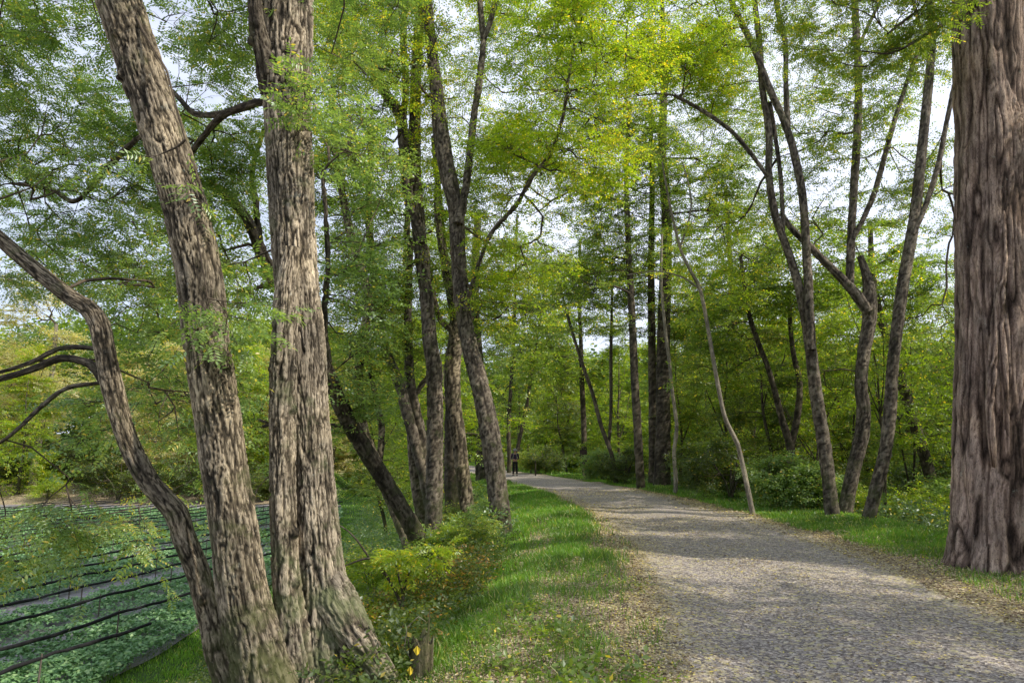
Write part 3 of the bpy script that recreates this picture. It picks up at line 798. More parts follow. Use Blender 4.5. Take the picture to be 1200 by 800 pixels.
tree('thick dark trunk left of the person, half behind the tall leaning grey trunk',
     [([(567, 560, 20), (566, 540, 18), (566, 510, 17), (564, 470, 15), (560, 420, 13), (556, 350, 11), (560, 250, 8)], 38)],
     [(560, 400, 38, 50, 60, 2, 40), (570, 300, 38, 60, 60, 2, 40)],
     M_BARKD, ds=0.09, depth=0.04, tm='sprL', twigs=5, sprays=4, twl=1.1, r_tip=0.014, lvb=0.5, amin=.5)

# ---- the great trunk on the right
tree('massive fluted trunk with reddish fibrous bark at the right edge of the photo',
     [([(1163, 672, 112), (1163, 650, 102), (1164, 600, 95), (1166, 500, 91), (1166, 400, 87), (1164, 300, 84), (1162, 200, 81), (1159, 100, 78), (1157, 0, 76), (1155, -150, 72), (1152, -400, 62), (1150, -700, 40)], 9.9),
      ([(1140, 5, 5, 9.7), (1112, 24, 4.5, 9.4), (1080, 44, 4, 9.3), (1045, 62, 3, 9.2), (1010, 60, 2, 9.1)], 9.4),
      ([(1140, -30, 5, 9.7), (1112, -8, 4.5, 9.4), (1080, 10, 4, 9.2), (1040, 40, 3, 9.0)], 9.3)],
     [(1050, 30, 9.2, 90, 50, 1.2, 34), (1100, -150, 9.5, 260, 110, 2.5, 120), (1000, -350, 8, 300, 120, 2.5, 60), (930, 10, 9.6, 70, 50, 1, 22), (800, -190, 9, 160, 60, 1.6, 34)],
     M_BARKR, wblobs=[((9.5, 5.5, 9.0), (3.2, 3.0, 1.5), 50)], wk=.89, ds=0.012, depth=0.034, kind='fibre', flare=0.24, flare_h=0.4, lobes=4, flute=0.085, name='conifer_tree', tm='pin', twigs=5, sprays=5, twl=0.6, r_tip=0.005, lvb=0.6,  # world blob adds unseen crown overhead to dapple the near path
     roots=[([(1168, 330, 2, 9.5), (1165, 380, 6, 9.4), (1163, 430, 8, 9.37), (1160, 480, 8, 9.36), (1163, 530, 6, 9.4), (1166, 560, 2, 9.6)], 9.4),
            ([(1176, 240, 2, 9.5), (1176, 300, 6, 9.4), (1172, 370, 8, 9.38), (1176, 430, 7, 9.38), (1180, 500, 5, 9.42), (1180, 530, 2, 9.6)], 9.4),
], amin=.3)

# ---- the slim stems on the right
tree('slim grey trunk forking high into three stems, leftmost of three slim trunks',
     [([(978, 615, 18), (974, 592, 16), (971, 560, 15), (964, 510, 15), (956, 460, 14), (950, 410, 13), (943, 370, 11), (933, 325, 10), (920, 285, 9), (908, 250, 9), (901, 205, 8), (901, 155, 8), (893, 100, 7), (890, 50, 7), (884, 0, 6), (876, -80, 5), (860, -200, 4)], 17),
      ([(951, 410, 11), (949, 370, 10), (946, 310, 10), (941, 235, 9), (932, 185, 9), (920, 145, 8), (900, 100, 8), (885, 60, 7), (868, 25, 7), (855, -5, 6), (838, -60, 5), (820, -150, 4)], 16.8),
      ([(923, 148, 7), (921, 100, 6), (920, 50, 6), (912, 15, 6), (906, -30, 5), (900, -110, 4)], 16.8),
      ([(918, 270, 5), (914, 200, 5), (902, 120, 5)], 17.1),
      ([(905, 215, 4, 17), (880, 180, 5, 17), (855, 152, 5, 17), (820, 128, 5, 17), (790, 112, 4, 17)], 17)],
     [(860, 40, 17, 80, 60, 1.8, 50), (800, 110, 17.5, 80, 60, 1.5, 70), (760, 20, 17, 110, 70, 2, 130), (860, -120, 17, 160, 70, 2.5, 80), (850, 290, 18.5, 70, 70, 1.5, 40)],
     M_BARKG, ds=0.032, depth=0.016, flare=0.15, tm='spr', twigs=5, sprays=4, twl=0.7, r_tip=0.006, lvb=0.6, mats=[M_TWIG, M_LEAFY], amin=.55)
tree('crooked trunk with broken stub and upright stem, middle of the three slim trunks',
     [([(990, 600, 17), (993, 585, 16), (1000, 550, 15), (1010, 510, 16), (1012, 480, 15), (1009, 450, 14), (1012, 415, 14), (1018, 380, 15), (1019, 350, 16), (1016, 325, 11), (1008, 300, 7)], 17.6),
      ([(1017, 365, 12), (1003, 345, 12), (988, 328, 10), (965, 305, 9), (945, 285, 8), (928, 268, 7), (915, 250, 5)], 17.5),
      ([(996, 338, 9), (997, 290, 9), (1000, 230, 9), (1005, 150, 9), (1006, 90, 8), (1003, 30, 8), (1001, -30, 7), (1005, -120, 5)], 17.5),
      ([(1000, 280, 5), (1024, 228, 6), (1040, 170, 6), (1055, 120, 5), (1072, 70, 5), (1090, 20, 4)], 17.4),
      ([(1006, 55, 4), (1020, 25, 4), (1038, -10, 3)], 17.4)],
     [(985, 120, 17, 60, 60, 1.3, 30), (1010, -80, 17, 110, 60, 2, 50), (1010, 60, 18.5, 120, 80, 1.6, 60), (925, 190, 19, 80, 80, 1.5, 44), (1040, 180, 18, 60, 90, 1.4, 40), (970, 230, 18.4, 70, 60, 1.4, 34), (970, 420, 19, 60, 50, 1.3, 24)],
     M_BARKG, ds=0.034, depth=0.022, tm='spr', twigs=5, sprays=4, twl=0.7, r_tip=0.006, lvb=0.55, amin=.4)
tree('slim grey trunk curving right then upright, nearest to the massive trunk on the right',
     [([(1015, 622, 17), (1019, 605, 15), (1026, 575, 14), (1037, 530, 14), (1043, 480, 14), (1046, 430, 13), (1050, 395, 13), (1057, 340, 13), (1066, 290, 13), (1073, 245, 12), (1079, 190, 11), (1085, 130, 10), (1090, 80, 9), (1092, 40, 8), (1089, -10, 8), (1086, -90, 6), (1085, -190, 5)], 16),
      ([(1070, 275, 6), (1085, 240, 6), (1099, 195, 6), (1110, 140, 5), (1118, 100, 5)], 15.9),
      ([(1090, 60, 5), (1075, 20, 4), (1060, -40, 4)], 15.9)],
     [(1090, -80, 16, 90, 60, 2, 50), (1100, 220, 17.5, 40, 70, 1.5, 24), (1080, 60, 16.4, 60, 50, 1.4, 22), (1090, 400, 18, 40, 50, 1.5, 24)],
     M_BARKG, ds=0.032, depth=0.016, tm='spr', twigs=5, sprays=4, twl=0.7, r_tip=0.006, lvb=0.55, amin=.5)
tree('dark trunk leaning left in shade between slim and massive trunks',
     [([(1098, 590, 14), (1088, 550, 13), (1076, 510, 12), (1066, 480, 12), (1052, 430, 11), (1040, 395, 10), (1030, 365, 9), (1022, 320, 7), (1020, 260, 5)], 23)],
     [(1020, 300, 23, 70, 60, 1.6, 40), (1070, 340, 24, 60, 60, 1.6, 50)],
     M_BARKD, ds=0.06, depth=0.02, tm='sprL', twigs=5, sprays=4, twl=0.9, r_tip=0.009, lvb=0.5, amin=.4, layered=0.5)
tree('thin pale crooked sapling leaning left over the path edge, nearly leafless',
     [([(880, 592, 6), (876, 572, 6), (867, 530, 5.5), (862, 515, 5.5), (850, 490, 5), (842, 455, 5), (834, 410, 5), (827, 370, 4.5), (820, 338, 4.5), (808, 315, 4), (797, 290, 3.5), (785, 240, 3), (776, 190, 2)], 18),
      ([(821, 340, 2.5), (800, 325, 2), (770, 318, 1.5), (735, 322, 1)], 18),
      ([(797, 290, 2.5), (810, 240, 2), (800, 190, 1.5)], 18)],
     [(790, 230, 18, 40, 50, .8, 14)],
     M_BARKP, ds=0.04, depth=0.006, kind='plain', name='sapling', tm='spr', twigs=4, sprays=2, twl=0.5, r_tip=0.005, lvb=0.6, amin=.5)
tree('small dark tree forking low into two crooked stems, right of the pale sapling',
     [([(928, 578, 11), (927, 550, 10), (926, 522, 10), (916, 490, 8), (907, 455, 7), (898, 425, 6), (888, 400, 6), (876, 360, 5), (868, 300, 4)], 21),
      ([(926, 525, 8), (934, 490, 8), (937, 450, 7), (930, 415, 6), (926, 380, 5), (924, 330, 4)], 21)],
     [(880, 330, 21, 70, 60, 1.6, 50), (930, 340, 21.5, 50, 60, 1.5, 30), (850, 400, 22, 60, 50, 1.4, 30)],
     M_BARKD, ds=0.06, depth=0.015, tm='sprL', twigs=5, sprays=4, twl=0.9, r_tip=0.008, lvb=0.5, amin=.5, layered=0.5)

# ---- dark trunks beyond the bend of the path
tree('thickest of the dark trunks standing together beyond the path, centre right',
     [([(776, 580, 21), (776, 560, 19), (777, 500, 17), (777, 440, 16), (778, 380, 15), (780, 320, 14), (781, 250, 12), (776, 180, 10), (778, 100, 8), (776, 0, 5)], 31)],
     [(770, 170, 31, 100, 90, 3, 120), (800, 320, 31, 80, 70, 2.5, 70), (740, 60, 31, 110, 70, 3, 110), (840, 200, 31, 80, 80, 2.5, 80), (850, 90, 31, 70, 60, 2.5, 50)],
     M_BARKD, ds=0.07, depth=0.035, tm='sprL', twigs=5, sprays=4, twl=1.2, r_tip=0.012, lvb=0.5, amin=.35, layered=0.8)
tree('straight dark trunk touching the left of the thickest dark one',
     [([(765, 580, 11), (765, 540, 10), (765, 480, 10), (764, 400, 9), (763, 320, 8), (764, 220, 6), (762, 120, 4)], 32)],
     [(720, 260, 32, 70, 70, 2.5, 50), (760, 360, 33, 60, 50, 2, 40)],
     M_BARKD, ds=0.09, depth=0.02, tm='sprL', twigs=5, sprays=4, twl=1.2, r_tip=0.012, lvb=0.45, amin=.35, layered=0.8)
tree('slender dark trunk standing alone left of the dark trunk group beyond the path',
     [([(752, 580, 11), (750, 555, 10), (747, 500, 10), (744, 450, 9.5), (742, 400, 9), (739, 340, 8), (736, 280, 7), (734, 200, 5), (738, 120, 4)], 30)],
     [(720, 210, 30, 80, 90, 2.5, 90), (690, 330, 31, 70, 60, 2.5, 60), (680, 110, 30, 90, 80, 2.5, 90), (610, 200, 30, 70, 80, 2.5, 70), (590, 60, 30, 70, 70, 2.5, 60)],
     M_BARKD, ds=0.08, depth=0.02, tm='sprL', twigs=5, sprays=4, twl=1.2, r_tip=0.012, lvb=0.5, amin=.35, layered=0.8)
tree('thin pale wavy stem close against the right side of the dark trunk group',
     [([(791, 582, 5), (792, 560, 5), (790, 530, 4.5), (793, 500, 4.5), (788, 460, 4), (784, 420, 4), (780, 390, 3.5), (775, 330, 3), (776, 270, 2)], 26)],
     [(790, 330, 26, 40, 40, 1, 14)],
     M_BARKP, ds=0.06, depth=0.006, kind='plain', name='sapling', tm='sprL', twigs=4, sprays=3, twl=0.7, r_tip=0.007, lvb=0.6, amin=.5)
tree('dark trunk cut short by foliage between the pale sapling and the forked small tree',
     [([(866, 590, 10), (865, 540, 9), (864, 480, 8), (863, 430, 8), (861, 380, 7), (856, 310, 6), (850, 220, 4)], 34)],
     [(860, 300, 34, 90, 80, 2.5, 90), (900, 420, 34, 60, 40, 2, 36), (840, 400, 35, 60, 40, 2, 36)],
     M_BARKD, ds=0.1, depth=0.02, tm='sprL', twigs=5, sprays=4, twl=1.2, r_tip=0.012, lvb=0.5, amin=.35, layered=0.7)
tree('dark thin trunk directly behind the brown notice board',
     [([(686, 566, 7), (685, 540, 6.5), (684, 500, 6.5), (682, 450, 6), (681, 410, 5), (679, 350, 4), (680, 280, 3)], 43)],
     [(680, 330, 43, 70, 70, 3, 60), (660, 420, 43, 60, 40, 2.5, 40)],
     M_BARKD, ds=0.12, depth=0.02, tm='far', twigs=5, sprays=3, twl=1.3, r_tip=0.014, lvb=0.5, amin=.35, layered=0.9)
tree('thin grey trunk slanting left, halfway between the notice board and the dark trunks',
     [([(723, 574, 6), (720, 550, 5.5), (716, 530, 5), (705, 500, 5), (694, 460, 4.5), (682, 425, 4), (668, 380, 3.5), (655, 330, 2.5)], 34),
      ([(713, 525, 4), (716, 480, 4), (716, 420, 4), (717, 360, 3), (718, 300, 2)], 34.2)],
     [(660, 340, 34, 60, 50, 2, 40), (715, 310, 34, 50, 60, 2, 40)],
     M_BARKG, ds=0.1, depth=0.01, kind='plain', tm='sprL', twigs=5, sprays=4, twl=1.1, r_tip=0.01, lvb=0.55, amin=.35, layered=0.8)
tree('thin dark trunk rising in the wood right behind the person',
     [([(596, 566, 6), (597, 540, 5.5), (596, 500, 5), (599, 450, 4.5), (602, 400, 4), (604, 330, 3), (606, 250, 2)], 52)],
     [(610, 340, 52, 60, 80, 3, 60), (590, 440, 52, 50, 40, 2.5, 40)],
     M_BARKD, ds=0.14, depth=0.01, kind='plain', tm='far', twigs=5, sprays=3, twl=1.3, r_tip=0.014, lvb=0.5, amin=.35)
tree('thin dark trunk slanting right above the head of the person',
     [([(603, 566, 5), (606, 530, 4.5), (612, 500, 4.5), (618, 470, 4), (624, 430, 4), (632, 380, 3), (642, 320, 2)], 53)],
     [(645, 370, 53, 60, 60, 3, 50)],
     M_BARKD, ds=0.14, depth=0.01, kind='plain', tm='far', twigs=5, sprays=3, twl=1.3, r_tip=0.014, lvb=0.55, amin=.35)
tree('white barked leaning tree on the far bank of the field at the left',
     [([(38, 568, 9), (40, 550, 8.5), (44, 525, 8), (48, 500, 7.5), (54, 470, 6), (62, 430, 5), (66, 380, 4)], 60)],
     [(60, 440, 60, 70, 50, 3, 60), (50, 370, 60, 60, 50, 3, 50)],
     M_BARKP, ds=0.15, depth=0.02, kind='plain', tm='far', twigs=5, sprays=3, twl=1.4, r_tip=0.016, lvb=0.5, amin=.3, mats=[M_TWIG, M_LEAFP])

# ------------------------------------------------------------------ woodland trees copied from prototypes
def proto(name, h, r0, blobs, seed, bark, tm, mats, lean=0.3, forks=2, **ck):
    rng = np.random.default_rng(seed)
    buf = Buf(); skel = []
    k = 7; zz = np.linspace(-0.5, h * 0.8, k)
    xy = np.cumsum(rng.normal(0, 0.06 * h / 8, (k, 2)), 0) + np.outer(np.linspace(0, 1, k), rng.normal(0, lean, 2)); xy -= xy[0]
    pts = np.column_stack([xy, zz]); rad = np.linspace(r0, r0 * 0.1, k)
    skel.append(bark_tube(buf, pts, rad, 0.09, r0 * 0.12, 'ridge', seed, 0.25, 0.4))
    for i in range(forks):
        j = rng.integers(2, 5); a = rng.uniform(0, 2 * PI); L = h * rng.uniform(0.3, 0.5)
        d = np.array([math.cos(a) * 0.45, math.sin(a) * 0.45, 0.9])
        q = np.array([pts[j] + d * L * t + np.array([0, 0, .3 * t * t]) + rng.normal(0, .08, 3) * (t > 0) for t in (0, .25, .5, .75, 1)])
        skel.append(bark_tube(buf, q, rad[j] * np.array([.6, .5, .42, .3, .15]), 0.1, r0 * .06, 'plain', seed + i))
    tr = buf.build('trunk', [bark], None, None, False)
    cr = crown('crown', None, skel, blobs, tm=tm, seed=seed, mats=mats, link=False, **ck)
    return dict(name=name, parts=[('trunk', tr), ('crown', cr)])

def zb(h, lo, hi, r, n, layers=5, seed=0):
    rng = np.random.default_rng(seed); out = []
    for i in range(layers):
        t = i / max(1, layers - 1); z = h * (lo + (hi - lo) * t); rr = r * (0.6 + 0.5 * math.sin(PI * min(1, t + .15))) * rng.uniform(.8, 1.15)
        a = rng.uniform(0, 2 * PI)
        out.append(((math.cos(a) * rr * .3, math.sin(a) * rr * .3, z), (rr, rr, h * (hi - lo) / layers * .55), int(n / layers)))
    return out

def _mesh_only(d):
    return d
PR = {}
def mkproto():
    PR['tall'] = [proto('broadleaf_tree', 14, .2, zb(14, .28, .95, 3.0, 190, 6, s), s, M_BARKD, 'sprL', [M_TWIG, M_LEAF if s == 201 else M_LEAFD], twigs=6, sprays=8, twl=1.2, r_tip=.012, amin=.3, lvb=.5, layered=.8) for s in (201, 202)]
    PR['slim'] = [proto('slender_tree', 10, .09, zb(10, .22, .95, 1.9, 120, 6, s), s, M_BARKD, 'sprL', [M_TWIG, M_LEAF if s != 212 else M_LEAFD], .9, 2, twigs=6, sprays=6, twl=1.0, r_tip=.009, amin=.25, lvb=.55, layered=.6) for s in (211, 212, 213)]
    PR['dap'] = [proto('broadleaf_tree', 12, .14, zb(12, .35, .95, 3.0, 80, 5, s), s, M_BARKD, 'far', [M_TWIG, M_LEAF], .9, 3, twigs=4, sprays=7, twl=.7, r_tip=.013, amin=.25, lvb=.5) for s in (251, 252)]  # clumped leaves and wide gaps, shaped to cast dapple from out of view
    PR['bare'] = [proto('slender_tree', 9, .07, zb(9, .4, 1.0, 2.0, 70, 5, s), s, M_BARKD, 'sprL', [M_TWIG, M_LEAFY], 1.2, 5, twigs=5, sprays=4, twl=.9, r_tip=.01, amin=.1, lvb=.4, layered=.6) for s in (215, 216)]
    PR['yel'] = [proto('broadleaf_tree', 12, .14, zb(12, .2, .95, 2.6, 160, 6, s), s, M_BARKG, 'sprL', [M_TWIG, M_LEAFY], .8, 3, twigs=6, sprays=6.5, twl=1.1, r_tip=.011, amin=.25, lvb=.45, layered=.7) for s in (221,)]
    PR['far'] = [proto('broadleaf_tree', 13, .18, zb(13, .1, .95, 3.2, 170, 6, s), s, M_BARKD, 'far', [M_TWIG, mt], .8, 2, twigs=5, sprays=6, twl=1.4, r_tip=.014, amin=.2, lvb=.5) for s, mt in ((231, M_LEAF), (232, M_LEAFY))]
    PR['pale'] = [proto('broadleaf_tree', 11, .16, zb(11, .06, .95, 3.0, 170, 6, s), s, M_BARKG, 'far', [M_TWIG, mt], .8, 3, twigs=5, sprays=6, twl=1.3, r_tip=.014, amin=.1, lvb=.5) for s, mt in ((241, M_LEAFP), (242, M_LEAFP))]
mkproto()

def put(pr, x, y, s, rz, label, cat, group, name=None, sz=None):
    z = float(ground(x, y))
    o = empty(name or pr['name'], (x, y, z)); o.rotation_euler = (0, 0, rz); o.scale = (s, s, sz or s)
    tag(o, label, cat, group)
    for nm, me in pr['parts']:
        if me is None: continue
        c = bpy.data.objects.new(nm, me); COL.objects.link(c); c.parent = o
    return o

rg = np.random.default_rng(99)
def scatter(n, yr, dr, kinds, srange, label, group, mind=2.2, cond=None, cat='tree'):
    pts = []; tries = 0
    while len(pts) < n and tries < 4000:
        tries += 1
        y = rg.uniform(*yr); d = rg.uniform(*dr); x = cx(y) + d
        if cond and not cond(x, y, d): continue
        q = 600 + 800 * x / max(y, .1)
        if (y < 46 and 535 < q < 668) or (y < 88 and 534 < q < 562) or (y < 43 and 660 < q < 700 and y > 20): continue
        if any((x - a) ** 2 + (y - b) ** 2 < mind ** 2 for a, b in ALLP): continue
        pts.append((x, y)); ALLP.append((x, y))
        k = kinds[rg.integers(len(kinds))]; pr = PR[k][rg.integers(len(PR[k]))]
        s = rg.uniform(*srange)
        put(pr, float(x), float(y), s, rg.uniform(0, 6.28), label, cat, group, sz=s * rg.uniform(.9, 1.1))
ALLP = [(8.2, 17), (8.8, 17.6), (8.4, 16), (6.6, 31), (5.6, 30), (6.2, 18)]
vis = lambda x, y, d: abs(x) < 0.8 * y + 2
for x_, y_, k_, s_, r_ in ((10.2, 1.2, 'slim', .95, .3), (9.0, 4.6, 'bare', .95, 1.0), (12.6, 3.2, 'slim', 1.05, 2.0), (12.2, -1.2, 'bare', 1.1, 3.1), (14.6, .6, 'yel', .9, 4.0), (9.4, -2.2, 'slim', .8, 5.0)):  # unseen trees added right of the frame to throw dapple on the path
    ALLP.append((x_, y_))
    put(PR[k_][0], x_, y_, s_, r_, 'unseen leafy tree added beside the massive trunk to shade the near path', 'tree', 'unseen trees added to shade the near path')
scatter(12, (18, 30), (6, 20), ['bare'], (.7, 1.0), 'thin many stemmed sparse tree with dark bare lower branches, right of the path', 'sparse dark stemmed trees right of the path', 1.6, vis)
scatter(17, (-9, 13), (6.5, 19), ['dap', 'slim', 'slim'], (.75, 1.05), 'unseen leafy tree added beside the massive trunk to shade the near path', 'unseen trees added to shade the near path', 2.4, lambda x, y, d: x > .78 * y + 3.2)  # further out-of-view trees added to break up sun on the path
scatter(22, (19, 34), (5.5, 26), ['slim', 'slim', 'bare', 'yel', 'bare', 'tall'], (.75, 1.05), 'slender dark stemmed leafy tree in the wood right of the path', 'slender trees in the wood right of the path', 2.6, vis)
scatter(14, (15, 42), (19, 40), ['tall', 'tall', 'yel'], (.9, 1.15), 'dense leafy tree added at the far right of the wood to block the sun', 'dense trees added at the far right to block the sun', 2.6, lambda x, y, d: x > .66 * y)  # added mostly out of view to keep sun off the wood floor
scatter(24, (34, 62), (4.5, 46), ['tall', 'far', 'yel', 'slim'], (.8, 1.15), 'leafy green tree deeper in the wood beyond the bend of the path', 'trees deeper in the wood beyond the bend', 3.0, vis)
scatter(9, (24, 50), (-8.6, -4.0), ['slim', 'slim', 'yel'], (.7, 1.0), 'thin leafy tree on the bank between the field and the far path', 'thin trees along the bank between field and path', 2.2, vis)
scatter(16, (60, 95), (-26, -3.5), ['far', 'pale'], (.8, 1.1), 'bushy tree far along the left of the path beyond the clump', 'bushy trees far along the left of the path', 4, vis)
scatter(16, (58, 78), (-62, -16), ['pale', 'pale', 'pale', 'far'], (.7, 1.15), 'pale bushy tree on the far bank of the sunken field', 'pale trees on the far bank of the field', 3.6, vis)
scatter(22, (64, 95), (3, 60), ['far', 'tall'], (.9, 1.2), 'distant leafy tree at the back of the wood right of the path', 'distant trees at the back of the wood', 4, vis)

# ------------------------------------------------------------------ far off wood closing the view
def far_wood():
    rng = np.random.default_rng(5); buf = Buf()
    n = 90000
    ang = rng.uniform(-0.85, 0.85, n); R = rng.uniform(96, 150, n)
    x = R * np.tan(ang) * 0.9; y = R
    z0 = ground(x, y)
    top = 17 + 5 * fbm(x * 0.06, y * 0.06, 0, 3, 41)
    z = z0 + rng.random(n) ** 0.8 * top
    lv = np.clip(.35 + .35 * fbm(x * .12, z * .25, y * .1, 3, 42), 0, .95)
    dr = rng.normal(size=(n, 3)); dr[:, 2] *= .4
    for w in range(3):
        mk = (np.arange(n) % 3) == w
        place_leaves(buf, np.stack([x, y, z], 1)[mk], dr[mk], TM['vfar'][w], rng.uniform(1.4, 2.4, mk.sum()), .7, lv[mk], rng, 0)
    o = buf.build('distant_wood', [M_LEAF])
    tag(o, 'hazy green mass of far woodland closing the view', 'wood', kind='stuff')
far_wood()

# ------------------------------------------------------------------ shrubs
def shrub_proto(name, h, w, n, seed, tm, mats, stems=5, twl=.35, sprays=4, twigs=4, lvb=.5, zlo=.15):
    rng = np.random.default_rng(seed); buf = Buf(); skel = []
    for i in range(stems):
        a = rng.uniform(0, 2 * PI); r = w * rng.uniform(.3, .8)
        q = np.array([[0, 0, -.15], [math.cos(a) * r * .25, math.sin(a) * r * .25, h * .3], [math.cos(a) * r * .6, math.sin(a) * r * .6, h * .6], [math.cos(a) * r, math.sin(a) * r, h * .85]])
        q[1:] += rng.normal(0, .04, (3, 3))
        skel.append(bark_tube(buf, q, np.array([.02, .016, .011, .006]) * h, .05, .001, 'plain', seed + i))
    st = buf.build('stem', [M_BARKG], None, None, False)
    cr = crown('foliage', None, skel, [((0, 0, h * .62), (w, w, h * .4), n), ((0, 0, h * .35), (w * .9, w * .9, h * (.35 - zlo) + .05), n // 2)],
               tm=tm, seed=seed, mats=mats, link=False, twigs=twigs, sprays=sprays, twl=twl, r_tip=.003 * h, amin=.1, lvb=lvb, sides=4)
    return dict(name=name, parts=[('stem', st), ('foliage', cr)])
PR['shrub'] = [shrub_proto('shrub', 1.3, .9, 60, 301, 'spr', [M_TWIG, M_LEAF]), shrub_proto('shrub', 1.6, 1.1, 70, 302, 'sprL', [M_TWIG, M_LEAFC])]
PR['ybush'] = [shrub_proto('shrub', 1.0, .8, 50, 303, 'spr', [M_TWIG, M_LEAFY], lvb=.55)]
PR['bigbush'] = [shrub_proto('shrub', 2.2, 1.7, 110, 305, 'sprL', [M_TWIG, M_LEAFD], twl=.55, lvb=.4)]  # leaf colour darkened to stand for shade inside the wood

def at(px, Y):
    """ground point below pixel column px, Y metres ahead"""
    return (px - 600) / F * Y * 1.0, Y
for (px, Yd, k, s, lab) in [
    (905, 19.5, 'shrub', .9, 'low green bush at the right edge of the path beside the pale sapling'),
    (850, 23.0, 'bigbush', .85, 'wide dark green bush behind the pale sapling'),
    (945, 19.0, 'shrub', .8, 'small green bush left of the slim forked trunk'),
    (815, 28.0, 'bigbush', .8, 'rounded bush right of the thickest dark trunk'),
    (730, 34.0, 'bigbush', .75, 'green bush filling the gap between the thin slanting trunk and the dark trunks'),
    (705, 38.0, 'shrub', 1.0, 'dark low bush just right of the notice board'),
    (1060, 19.5, 'ybush', 1.1, 'leafy bush with yellowing leaves between the slim trunks and the massive trunk'),
    (1095, 21.0, 'shrub', 1.1, 'dark bush against the left side of the massive trunk'),
    (985, 19.5, 'ybush', .8, 'low yellow green bush at the foot of the crooked trunk'),
    (640, 49.0, 'bigbush', .8, 'leafy bush at the far end of the path right of the thin dark post'),
    (622, 50.0, 'shrub', 1.2, 'bright bush immediately behind the person'),
    (540, 19.0, 'shrub', .7, 'green bush at the foot of the lit brown trunk'),
    (575, 17.5, 'shrub', .5, 'small leafy bush at the left foot of the tall leaning grey trunk'),
    (450, 13.0, 'ybush', .9, 'loose bush below the dark twisted trunk'),
    (520, 14.5, 'ybush', .8, 'leafy bush in front of the upright trunk of the clump'),
    (560, 14.0, 'shrub', .55, 'low bush left of the leaning grey trunk with pale tips'),
    (420, 16.5, 'shrub', 1.0, 'green bush at the field edge left of the clump'),
    ]:
    x, y = at(px, Yd)
    pr = PR[k][hash(px) % len(PR[k])] if k != 'shrub' else PR[k][px % 2]
    put(pr, x, y, s, px * 1.3, lab, 'shrub', 'shrubs along the path')
scatter(16, (16, 48), (6.5, 20), ['bigbush', 'shrub', 'ybush'], (.8, 1.3), 'bush in the shaded undergrowth under the trees right of the path', 'undergrowth bushes in the wood', 1.8, vis, 'shrub')
scatter(14, (56, 66), (-60, -18), ['bigbush', 'ybush'], (1.0, 1.8), 'low bush at the foot of the far bank of the field', 'bushes at the foot of the far bank', 2, vis, 'shrub')

# the shrub with the yellow-green umbrella of leaves and bare curved stems
def umbrella_shrub():
    Yd = 8.6
    buf = Buf(); skel = []
    for spec in ([(474, 745, 7), (472, 705, 6), (476, 680, 5), (486, 655, 4), (498, 645, 3)],
                 [(474, 720, 6), (462, 690, 6), (446, 665, 6), (432, 654, 5), (405, 662, 3)],
                 [(434, 655, 4), (420, 635, 4), (408, 622, 3), (392, 612, 3)],
                 [(473, 700, 5), (466, 670, 4), (462, 650, 3)]):
        pts, rad = stem_pts([s + (Yd,) for s in spec], None, .6)
        if spec[0][1] > 740: pts, rad = to_ground(pts, rad, .1, 1.0)
        skel.append(bark_tube(buf, pts, rad, .02, .002, 'plain', 5))
    b = skel[0][0][0].copy(); b[2] = ground(b[0], b[1])
    r = empty('shrub', b); tag(r, 'spindly shrub topped with yellow green leaves on bare curved stems, below the clump', 'shrub')
    buf.build('stem', [M_BARKG], r, b)
    bl = [(P(478, 652, Yd), (.45, .3, .06), 9), (P(505, 646, Yd), (.25, .3, .05), 6), (P(478, 672, Yd), (.2, .2, .12), 5), (P(455, 720, Yd), (.3, .3, .25), 6)]
    crown('foliage', r, skel, bl, tm='pinL', seed=44, mats=[M_TWIG, M_LEAFY], twigs=3, sprays=4, twl=.16, r_tip=.002, lvb=.55, loc=b, amin=.2)
umbrella_shrub()

